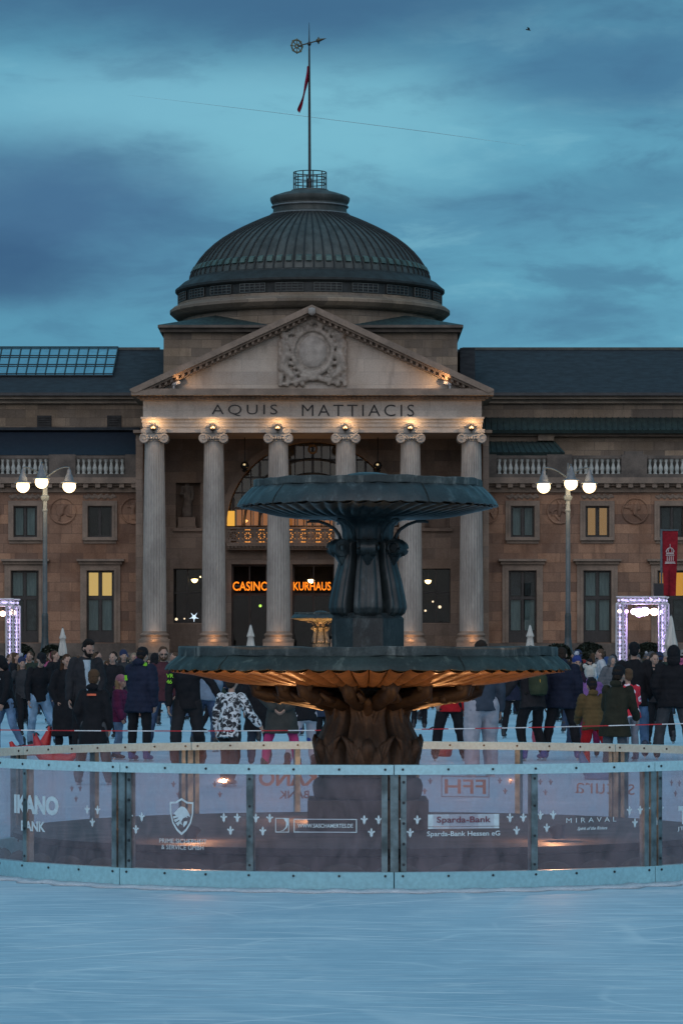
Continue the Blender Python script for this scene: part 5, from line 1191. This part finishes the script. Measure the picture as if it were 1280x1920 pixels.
g = MB(); g.box(-60, 60, 1.5, 116.5, -.32, 0); o = g.build('ice_rink', icemat()); tag(o, kind='structure')
g = MB(); g.box(-6000, 6000, -6000, 6000, -1.0, -.30); o = g.build('plaza_ground', mat('plaza_paving', (.08,.075,.07), (.055,.052,.05), .6, .8, 0, .2, 6)); tag(o, kind='structure')
g = MB(); g.box(-90, 90, 160, 280, -.3, 1.2); g.box(-90, 90, 159.5, 160, 1.0, 1.25); o = g.build('terrace', mat('terrace_stone', (.16,.14,.125), (.11,.10,.09), .7, .85)); tag(o, kind='structure')
# snow shavings swept against the kickboard
g = MB(); P_ = []
for k in range(241):
    a = -PI/2 + PI*k/240; w = .10 + .05*math.sin(k*.7)+.05*noise.noise(V(k*.13,0,0)); hh = .016 + .014*noise.noise(V(k*.31,4,0))
    P_.append([rp(a, RB+.04, hh+.012), rp(a, RB+.08+w*.3, hh*.7+.004), rp(a, RB+.07+w, .001), rp(a, RB+.04, -.01)])
g.grid(P_, wrap_v=True, cap=True); o = g.build('ice_shavings', mat('snow', (.62,.70,.76), (.5,.6,.68), 12, .8, 0, .8, 60, .02), None, 180); tag(o, kind='stuff')
bb = empty('rink_boards', (0, 116, 0), 'low white rink boards with blue panels along the far edge of the ice', 'barrier')
for k in range(-14, 15):
    g = MB(); g.box(k*2.2-1.08, k*2.2+1.08, 115.8, 115.9, .0, 1.0); g.box(k*2.2-1.09, k*2.2+1.09, 115.76, 115.94, 1.0, 1.08); g.build('board_panel', mat('white_board', (.55,.58,.6)) if k % 4 else mat('blue_board', (.05,.22,.42)), bb)
tp = empty('barrier_tape', (0, 38, 0), 'thin red and white warning tape stretched across the ice', 'tape')
for s, za, zb_, xa, xb in ((0, .898, .898, -60, 640), (1, .898, .95, 640, 1340)):
    A_, B_ = V(PX(xa, 38), 38, PZ(1368 if not s else 1369, 38)), V(PX(xb, 38), 38, PZ(1369 if not s else 1355, 38)); n = 14
    for k in range(n):
        p, q = A_.lerp(B_, k/n), A_.lerp(B_, (k+1)/n); sg = -.012*math.sin(PI*k/n); sg2 = -.012*math.sin(PI*(k+1)/n)
        g = MB(); h = .0055; g.add([p+V(0,0,sg-h), q+V(0,0,sg2-h), q+V(0,0,sg2+h), p+V(0,0,sg+h)] + [p+V(0,.002,sg-h), q+V(0,.002,sg2-h), q+V(0,.002,sg2+h), p+V(0,.002,sg+h)], [(0,1,2,3),(7,6,5,4),(0,4,5,1),(2,6,7,3),(0,3,7,4),(1,5,6,2)]); g.build('tape_stripe', mat('tape_red', (.5,.02,.03)) if k % 2 else mat('tape_white', (.72,.74,.76)), tp)
for x in (-60, 1340):
    g = MB(); g.tube([(PX(x,38),38,0), (PX(x,38),38,1.1)], .025, 8); g.tube([(PX(x,38),38,0), (PX(x,38),38,.04)], .18, 16); g.build('post', STEEL, tp, 40)
# red and blue skating aids
def aid(x, fy, yaw, c, lab, s=1.0):
    Y = F*H/(fy-YH); r = empty('skating_aid', (PX(x,Y), Y, 0), lab, 'skating aid', 'plastic skating aids', rad(yaw)); r.scale = (s,s,s); m = mat('aid%.2f' % c[0], c, None, 3, .35, 0, .05)
    g = MB(); pts = [(0,-.62,.38), (0,-.56,.22), (0,-.42,.12), (0,-.1,.1), (0,.2,.16), (0,.36,.34), (0,.44,.58), (0,.50,.80)]; rs = [.05,.09,.14,.19,.2,.16,.10,.05]
    g.tube(pts, rs, 14); g.capsule((-.14,-.1,.06), (-.14,.3,.06), .05, .05, 8); g.capsule((.14,-.1,.06), (.14,.3,.06), .05, .05, 8); me = remesh(g, .02, 'aid', 2); smooth_me(me); obj('body', me, m, r, None, False)
    g = MB(); g.tube([(-.22,.44,.74), (-.1,.47,.8), (.1,.47,.8), (.22,.44,.74)], .022, 8); g.build('handle', FLB, r, 60, False)
    return r
aid(62, 1416, -70, (.55,.02,.02), 'bright red skating aid with raised tail before the black-sweatered man', .62)
aid(100, 1432, 80, (.5,.02,.03), 'red skating aid lying low left of the orange-striped child', .6)
aid(828, 1418, 20, (.5,.03,.05), 'red skating aid beside the bright red jacket', .6)
aid(1120, 1462, 70, (.03,.14,.3), 'blue skating aid between the red trousers and dark green coat', .5)
aid(1014, 1402, 20, (.4,.03,.06), 'red skating aid between the green backpack and navy padded jacket', .6)

# ------------------------------------------------------------------ street lamps
GREYP = mat('lamp_paint', (.13,.16,.175), (.09,.115,.13), 2, .5, .1, .1, 20, .01); GREYD = mat('lamp_foot_paint', (.06,.08,.09), (.04,.055,.06), 2, .5, .2, .2, 14, .02)
GLOBE = emit('lamp_globe', (1,.70,.36), 5.5); SHADE = mat('lamp_shade_paint', (.2,.22,.24), None, 3, .5)
def lamp(x, Y, arms, lab):
    X = PX(x, Y); s = Y/F; zy = lambda y: PZ(y, Y); r = empty('street_lamp', (X, Y, 1.2), lab, 'street lamp', 'three-globe street lamps')
    g = MB(); g.tube([(X,Y,zy(1150)), (X,Y,zy(990)), (X,Y,zy(940))], [.125,.115,.11], 14); g.lathe([(.12,zy(940)), (.21,zy(936)), (.23,zy(931)), (.15,zy(929)), (.13,zy(926)), (.13,zy(905)), (.16,zy(902)), (.09,zy(898)), (.05,zy(880)), (.02,zy(868))], (X,Y,0), 16); g.lathe([(.12,zy(960)), (.15,zy(957)), (.12,zy(954))], (X,Y,0), 14)
    g.build('pole', GREYP, r, 40)
    g = MB(); g.lathe([(.36,1.2), (.36,1.5), (.3,1.6), (.24,1.8), (.2,2.0), (.17,zy(1195))] + [(.155+.012*(k % 2), zy(1195-3*k)) for k in range(15)] + [(.125,zy(1149))], (X,Y,0), 16); g.build('pole_foot', GREYD, r, 40)
    g = MB(); g.lathe([(.13,zy(926)+.02), (.135,zy(916)), (.13,zy(907))], (X,Y,0), 16); 
    for ax, ay, gy in arms:
        dx, dy = ax*s, ay; zt = zy(gy) + .62
        a_ = MB(); n = 12; R_ = math.hypot(dx, dy)
        pts = []
        for k in range(n+1):
            f = k/n; u = 1 - (1-f)**2.0
            pts.append((X+dx*f, Y+dy*f, zy(897) + (zt+.32 - zy(897))*math.sin(f*PI*.56)/math.sin(PI*.56)*1.0))
        pts.append((X+dx, Y+dy, zt+.12)); a_.tube(pts, .042, 8); ao = a_.build('arm', GREYP, r, 60)
        c = (X+dx, Y+dy, zy(gy))
        h = MB(); h.lathe([(.05,.86), (.10,.78), (.12,.6), (.17,.52), (.22,.36), (.25,.22), (.43,.16), (.44,.12), (.24,.12)], c, 20); h.build('lamp_shade', SHADE, ao, 40)
        h = MB(); h.ell((c[0],c[1],c[2]-.03), (.34,.34,.34), 20); h.build('globe', GLOBE, ao, 180)
    return r
lamp(85, 180, ((-40,-.4,911), (46,-.3,911), (-3,-1.1,904.5)), 'grey three-globe street lamp on the left')
lamp(1064, 180, ((-46,-.3,912), (39,-.4,912), (3,-1.1,907.5)), 'grey three-globe street lamp on the right')

# ------------------------------------------------------------------ lit truss gates, parasols, banner, shrubs, bird
TRUSS = mat('white_truss', (.7,.7,.76), None, 4, .4, .2); LED = emit('lilac_led', (.62,.55,1), 1.6)
def truss(p, q, w, parent, name):
    p, q = V(*p), V(*q); t = (q-p).normalized(); u = (V(0,1,0) if abs(t.y) < .9 else V(1,0,0)); u = (u - t*u.dot(t)).normalized(); v = t.cross(u); g = MB()
    cs = [u*a*w/2 + v*b*w/2 for a, b in ((-1,-1),(1,-1),(1,1),(-1,1))]; L = (q-p).length; n = max(3, round(L/(w*1.15)))
    for c in cs: g.tube([p+c, q+c], .028, 6)
    for k in range(n):
        a, b = p + t*L*k/n, p + t*L*(k+1)/n
        for i in range(4): c, d = cs[i], cs[(i+1) % 4]; c, d = (c, d) if k % 2 else (d, c); g.tube([a+c, b+d], .018, 5); g.tube([a+d, b+c], .018, 5)
    o = g.build(name, TRUSS, parent, 60)
    h = MB(); h.tube([p + t*.05, q - t*.05], .035, 6); h.build('led_strip', LED, o, 60)
def gate(Y, xs, ytop, lab, lights, shift):
    r = empty('truss_gate', (PX(xs[0],Y), Y, -.3), lab, 'truss gate', 'lit truss gates'); w = .27
    for k, (dx, dy) in enumerate(((0,0), (shift,1.6))):
        y = Y+dy; x0, x1 = PX(xs[0],Y)+dx, PX(xs[1],Y)+dx; zt = PZ(ytop,Y)-w/2
        truss((x0,y,-.3), (x0,y,zt-w/2), w, r, 'truss_leg'); truss((x1,y,-.3), (x1,y,zt-w/2), w, r, 'truss_leg'); truss((x0-w/2,y,zt), (x1+w/2,y,zt), w, r, 'truss_beam')
    for k, (x, yy, rr_, c, e) in enumerate(lights):
        g = MB(); c0 = V(PX(x,Y), Y+.6, PZ(yy,Y)); g.tube([c0 + V(0,.26,.06), c0 + V(0,.02,0)], [rr_*.7, rr_*1.1], 12); g.tube([c0 + V(0,.15,.1), c0 + V(0,.15,.3)], .02, 5); so = g.build('spotlight', FLB, r, 40)
        g = MB(); g.ell(c0 + V(0,.02,0), (rr_,.05,rr_), 12); g.build('lens', emit('stage%d_%s' % (e, c), c, e), so, 180)
    return r
PU = (.75,.45,1); WA = (1,.62,.4); WH = (.95,.85,1)
gate(138, (1161,1241), 1119, 'white truss gate with lilac stage lights on the right', ((1190,1146,.13,WH,9), (1200,1147,.2,PU,14), (1210,1145,.2,WH,14), (1228,1146,.17,WA,10), (1240,1148,.08,WH,6), (1163,1146,.09,WA,5), (1176,1146,.08,PU,5)), .26)
gate(138, (-62,19), 1123, 'white truss gate with lilac stage lights at the left edge', ((3,1150,.12,WA,7), (21,1148,.13,WA,7), (-20,1147,.2,PU,12)), .12)
g = MB(); c = V(PX(1234,138), 138.1, PZ(1105,138)); g.box(c.x-.19, c.x+.19, c.y-.15, c.y+.2, c.z-.27, c.z+.24); sp_o = g.build('loudspeaker', FLB); tag(sp_o, 'black loudspeaker box on top of the right truss gate', 'loudspeaker')
g = MB(); g.box(c.x-.15, c.x+.15, c.y-.165, c.y-.152, c.z-.22, c.z+.18); g.build('grille', mat('speaker_grille', (.03,.03,.035), None, 60, .7), sp_o)
CANV = mat('parasol_canvas', (.62,.62,.58), (.5,.5,.47), 3, .85, 0, .4, 12, .03, (3,3,.5))
def parasol(x, ytop, Y, wpx, lab, zb):
    s = Y/F; X = PX(x,Y); zt = PZ(ytop,Y); r = empty('closed_parasol', (X,Y,zb), lab, 'parasol', 'closed white parasols'); w = wpx*s/2
    def fo(a, t, rr_, z): return rr_*(1+.13*math.sin(a*8+t*3)*min(1,t*4)), z
    hh = zt-zb-.35; g = MB(); pr = [(.03,zt), (.06,zt-.08), (w*.45,zt-hh*.22), (w*.68,zt-hh*.34), (w*.70,zt-hh*.37), (w*.5,zt-hh*.40), (w*.62,zt-hh*.55), (w*.82,zt-hh*.75), (w*.95,zt-hh*.97), (w*.9,zt-hh)]
    g.lathe(pr, (X,Y,0), 48, fo); g.build('canopy', CANV, r, 70)
    g = MB(); g.tube([(X,Y,zb), (X,Y,zt+.05)], .03, 8); g.box(X-.3, X+.3, Y-.3, Y+.3, zb, zb+.08); g.build('pole', GREYP, r, 40)
parasol(118, 1178, 170, 17, 'closed white parasol near the left street lamp', 1.2)
parasol(470, 1172, 170, 19, 'closed white parasol in front of the CASINO door', 1.2)
parasol(993, 1172, 170, 19, 'closed white parasol left of the right street lamp', 1.2)
parasol(1257, 1155, 128, 33, 'large closed white parasol right of the truss gate', -.3)
bn = empty('banner', (PX(1242,160), 160, 1.2), 'dark red banner with a white domed building emblem on a pole', 'banner')
def bq(x, y, o=0): return V(PX(x,160), 160+o, PZ(y,160))
g = MB(); P_ = [[bq(1240+30*u+2.5*(v if u < .5 else -1.5*v), 995+122*v, .12*math.sin(v*5+u*4)*v) for u in [k/8 for k in range(9)]] for v in [k/24 for k in range(25)]]; g.grid(P_); g.grid([[p + V(0,.02,0) for p in r] for r in P_])
fo = g.build('cloth', fabric((.30,.018,.03)), bn, 180)
g = MB(); g.tube([bq(1239,1222), bq(1239,992)], .05, 8); g.tube([bq(1238,994.5), bq(1271,994.5)], .035, 6); g.build('pole', GREYP, bn, 40)
g = MB(); c0 = bq(1255, 1042, -.06)
def em(x, y): return c0 + V(x*160/F, 0, -y*160/F)
for k in range(4): g.box(em(-6.2+3.7*k,0).x, em(-4.6+3.7*k,0).x, c0.y-.01, c0.y, em(0,10).z, em(0,1).z)
for y0, y1, hw in ((11,13,9), (13.5,15,10), (-2,0,8), (-6,-3,7)): g.box(em(-hw,0).x, em(hw,0).x, c0.y-.01, c0.y, em(0,y1).z, em(0,y0).z)
g.tube([em(7*math.cos(a), -6.5-8*math.sin(a)) for a in [PI*k/14 for k in range(15)]], .028, 5); g.tube([em(3.5*math.cos(a), -6.5-8*math.sin(a)) for a in [PI*k/14 for k in range(15)]], .02, 5); g.tube([em(0,-14.5), em(0,-22)], .018, 5)
g.build('dome_emblem', mat('banner_white', (.6,.5,.5)), fo)
LEAF = mat('box_leaf', (.022,.035,.022), (.012,.02,.013), 8, .7)
def shrub(x, y, Y, r_, lab):
    X, z = PX(x,Y), PZ(y,Y); r = empty('round_shrub', (X,Y,1.2), lab, 'shrub', 'clipped round shrubs'); g = MB(); rr2 = random.Random(int(x))
    for k in range(900):
        a, q = rr2.uniform(0,2*PI), rr2.uniform(-.35,1); h = math.sqrt(max(0,1-q*q)); R_ = r_*rr2.uniform(.86,1.04); p = V(X+R_*h*math.cos(a), Y+R_*h*math.sin(a)*.9, 1.2+r_*.55+R_*q*.8); d = V(rr2.uniform(-1,1),rr2.uniform(-1,1),rr2.uniform(-1,1)).normalized()*.09; e = d.cross(V(.3,.5,.8)).normalized()*.06
        g.add([p-d, p+e, p+d, p-e], [(0,1,2,3)])
    g.ell((X,Y,1.2+r_*.55), (r_*.88,r_*.8,r_*.72), 16); g.build('foliage', LEAF, r)
    h = MB(); h.box(X-r_*.7, X+r_*.7, Y-r_*.6, Y+r_*.6, 1.2, 1.2+r_*.25); h.build('planter', mat('planter', (.1,.1,.1)), r)
for x, rr_, lab in ((1105,.75,'clipped round shrub just left of the right truss gate'), (1215,.75,'clipped round shrub seen through the right truss gate'), (1045,.7,'clipped round shrub at the foot of the right street lamp'), (38,.7,'clipped round shrub beside the left truss gate'), (100,.65,'clipped round shrub beside the left street lamp')): shrub(x, 1220, 176, rr_, lab)
g = MB(); Yb = 150; c = V(PX(990,Yb), Yb, PZ(56,Yb)); g.capsule(c + V(-.09,0,.02), c + V(.09,0,-.03), .03, .015, 8)
bo = obj('bird', remesh(g, .012, 'bird', 1), FLB, None, 180); tag(bo, 'tiny dark bird flying in the upper right sky', 'bird')
g = MB(); g.add([c + V(-.02,0,.02), c + V(.03,-.12,.07), c + V(.07,0,0), c + V(-.02,.0,.012), c + V(-.08,-.22,.09)], [(0,1,2),(0,4,1),(3,2,1),(3,1,4)]); g.build('wing', FLB, bo)
# two thin white marker poles in the crowd on the left
g = MB(); Yc = 3000; g.tube([V(PX(x,Yc), Yc, PZ(y,Yc)) for x, y in ((240,178), (500,209), (800,247), (985,273))], [.03,.17,.2,.03], 8)
tag(g.build('contrail', mat('contrail_vapour', (.36,.50,.54), (.36,.50,.54), .01, .9, bump=0)), 'thin straight vapour trail slanting across the sky behind the flagpole', 'contrail')
# ------------------------------------------------------------------ sky, light, camera
W = bpy.data.worlds.new('World'); sc.world = W; W.use_nodes = True; nt = W.node_tree; nt.nodes.clear()
class WT(NT):
    def __init__(s, t): s.t = t; s.n = t.nodes; s.l = t.links
t = WT(nt)
SUN_EL, SUN_AZ = 5.0, 186.0     # azimuth in degrees from +Y (north) towards +X
sky = t.node('ShaderNodeTexSky', sky_type='NISHITA', sun_disc=False, sun_elevation=rad(SUN_EL), sun_rotation=rad(SUN_AZ), altitude=100, air_density=1.2, dust_density=1.0, ozone_density=3.0)
gen = t.node('ShaderNodeTexCoord').outputs['Generated']
wob = t.noise(t.vmap(gen, (14,14,30)), 1.0, 5, .6)
n1 = t.noise(t.vmap(gen, (7,7,22), loc=(3.1,0,1.3)), 1.0, 7, .58, .5)
n2 = t.noise(t.vmap(gen, (22,22,70), loc=(.3,0,.2)), 1.0, 6, .6, .3)
def blob(px, py, sx, sy, wobble=.55):
    d = V((px-640)/F, 1, (YH-py)/F).normalized()
    v = t.node('ShaderNodeVectorMath', operation='SUBTRACT'); t.inp(v, 0, gen); v.inputs[1].default_value = d
    v2 = t.node('ShaderNodeVectorMath', operation='MULTIPLY'); t.inp(v2, 0, v.outputs[0]); v2.inputs[1].default_value = (F/sx, 3.0, F/sy)
    ln = t.node('ShaderNodeVectorMath', operation='LENGTH'); t.inp(ln, 0, v2.outputs[0])
    r = t.math('ADD', ln.outputs['Value'], t.math('MULTIPLY', t.math('SUBTRACT', wob, .5), wobble*2)); return t.ramp(r, .25, 1.15, 1.0, 0.0)
def L3(r, g, b):
    f = lambda c: ((c/255+.055)/1.055)**2.4 if c > 10 else c/255/12.92
    return (f(r), f(g), f(b), 1)
SK = .1
base = t.mix(t.ramp(n1, .34, .66), L3(84,140,170), L3(96,162,188))
base = t.mix(t.ramp(n2, .44, .66, 0, .4), base, L3(72,118,150))
base = t.mix(t.ramp(n2, .32, .46, .4, 0), base, L3(124,184,204))
base = t.mix(t.math('MULTIPLY', blob(470,235,620,170), .85), base, L3(122,186,206))
base = t.mix(t.math('MULTIPLY', blob(150,180,420,110), .5), base, L3(116,176,200))
base = t.mix(t.math('MULTIPLY', blob(1130,130,330,120), .75), base, L3(66,112,148))
base = t.mix(t.math('MULTIPLY', blob(500,-30,1100,170,.3), .9), base, L3(60,100,136))
base = t.mix(t.math('MULTIPLY', blob(90,400,430,170), .9), base, L3(66,104,142))
base = t.mix(t.math('MULTIPLY', blob(-20,500,300,90), .8), base, L3(54,90,128))
base = t.mix(t.math('MULTIPLY', blob(1180,350,280,60), .5), base, L3(72,122,154))
base = t.mix(t.math('MULTIPLY', blob(60,640,420,80), .6), base, L3(88,152,180))
base = t.mix(t.ramp(n2, .50, .70, 0, .3), base, L3(66,108,142))
bg2 = t.node('ShaderNodeMix', data_type='RGBA', blend_type='MULTIPLY'); t.inp(bg2, 0, 1.0); t.inp(bg2, 6, base); bg2.inputs[7].default_value = (1/SK, 1/SK, 1/SK, 1)
add = t.node('ShaderNodeMix', data_type='RGBA', blend_type='ADD'); t.inp(add, 0, .03); t.inp(add, 6, bg2.outputs[2]); t.inp(add, 7, sky.outputs[0])
bg = t.node('ShaderNodeBackground'); t.inp(bg, 0, add.outputs[2]); bg.inputs[1].default_value = SK
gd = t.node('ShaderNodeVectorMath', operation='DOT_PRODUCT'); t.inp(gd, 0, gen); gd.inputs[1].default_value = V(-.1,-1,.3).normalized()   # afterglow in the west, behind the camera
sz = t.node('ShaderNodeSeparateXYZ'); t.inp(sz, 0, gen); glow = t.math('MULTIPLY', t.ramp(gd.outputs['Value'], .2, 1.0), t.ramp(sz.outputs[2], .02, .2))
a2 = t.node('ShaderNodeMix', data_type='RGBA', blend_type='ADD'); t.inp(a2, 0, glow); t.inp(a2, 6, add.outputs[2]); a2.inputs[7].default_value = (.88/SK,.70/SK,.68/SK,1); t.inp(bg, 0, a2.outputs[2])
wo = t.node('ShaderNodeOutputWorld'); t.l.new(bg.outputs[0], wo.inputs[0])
W.cycles.sampling_method = 'MANUAL'; W.cycles.sample_map_resolution = 512
sl = bpy.data.lights.new('low_sun', 'SUN'); sl.energy = .15; sl.angle = rad(40); sl.color = (1,.66,.46)
so = bpy.data.objects.new('low_sun', sl); link(so)
ds = V(math.sin(rad(SUN_AZ))*math.cos(rad(SUN_EL)), math.cos(rad(SUN_AZ))*math.cos(rad(SUN_EL)), math.sin(rad(SUN_EL))); so.rotation_euler = ds.to_track_quat('Z', 'Y').to_euler()
def plight(loc, e, c=(1,.6,.3), size=.1, spot=None, to=None, blend=.6):
    ld = bpy.data.lights.new('lamp', 'SPOT' if spot else 'POINT'); ld.energy = e; ld.color = c; ld.shadow_soft_size = size
    lo = bpy.data.objects.new('lamp_light', ld); link(lo); lo.location = loc
    if spot: ld.spot_size = rad(spot); ld.spot_blend = blend; lo.rotation_euler = (Vector(loc)-Vector(to)).to_track_quat('Z', 'Y').to_euler()
for cx in COLX:
    c = bp(cx, 803, 0) + V(0,-1.15,.05); plight(c, 48, (1,.58,.27), .08)
    c2 = bp(cx, 1200, 0) + V(0,-1.25,.1); plight(c2, 9, (1,.5,.2), .08)
for px, e in ((326, 60), (843, 130)):
    c = bp(px, 722, EN-.55) + V(0,-.6,.05); plight(c, e, (1,.55,.25), .06, 120, c + V(1.4 if px < 500 else -1.4, .5, .9))
plight(bp(586, 960, DI-1.5), 60, (1,.5,.18), .2); plight(bp(460, 975, DI-.2), 14, (1,.45,.12), .1); plight(bp(586, 940, DI+1.6), 40, (1,.6,.3), .2)
for (lx, arms) in ((85, (-40,46,-3)), (1064, (-46,39,3))):
    for a in arms: plight((PX(lx+a,180), 179.2 if abs(a) > 5 else 178.3, PZ(925,180)), 120, (1,.68,.4), .34)
plight((PX(1200,138), 138.3, PZ(1160,138)), 130, (.72,.45,1), .2); plight((PX(15,138), 138.3, PZ(1160,138)), 60, (.85,.55,.9), .2)
cam = bpy.data.cameras.new('Camera'); co = bpy.data.objects.new('Camera', cam); link(co); sc.camera = co
co.location = (0,0,H); co.rotation_euler = (rad(90),0,0); cam.sensor_fit = 'VERTICAL'; cam.sensor_height = 36; cam.lens = F/1920*36; cam.shift_y = (YH-960)/1920; cam.clip_start = .1; cam.clip_end = 20000
sc.view_settings.view_transform = 'Standard'; sc.view_settings.look = 'None'; sc.view_settings.exposure = 0; sc.view_settings.gamma = 1; sc.view_settings.use_curve_mapping = False
sc.render.engine = 'CYCLES'; sc.cycles.use_denoising = True; sc.cycles.max_bounces = 8; sc.cycles.diffuse_bounces = 3; sc.cycles.glossy_bounces = 3; sc.cycles.transparent_max_bounces = 32; sc.cycles.caustics_reflective = False; sc.cycles.caustics_refractive = False; sc.cycles.sample_clamp_indirect = 4
link_all()
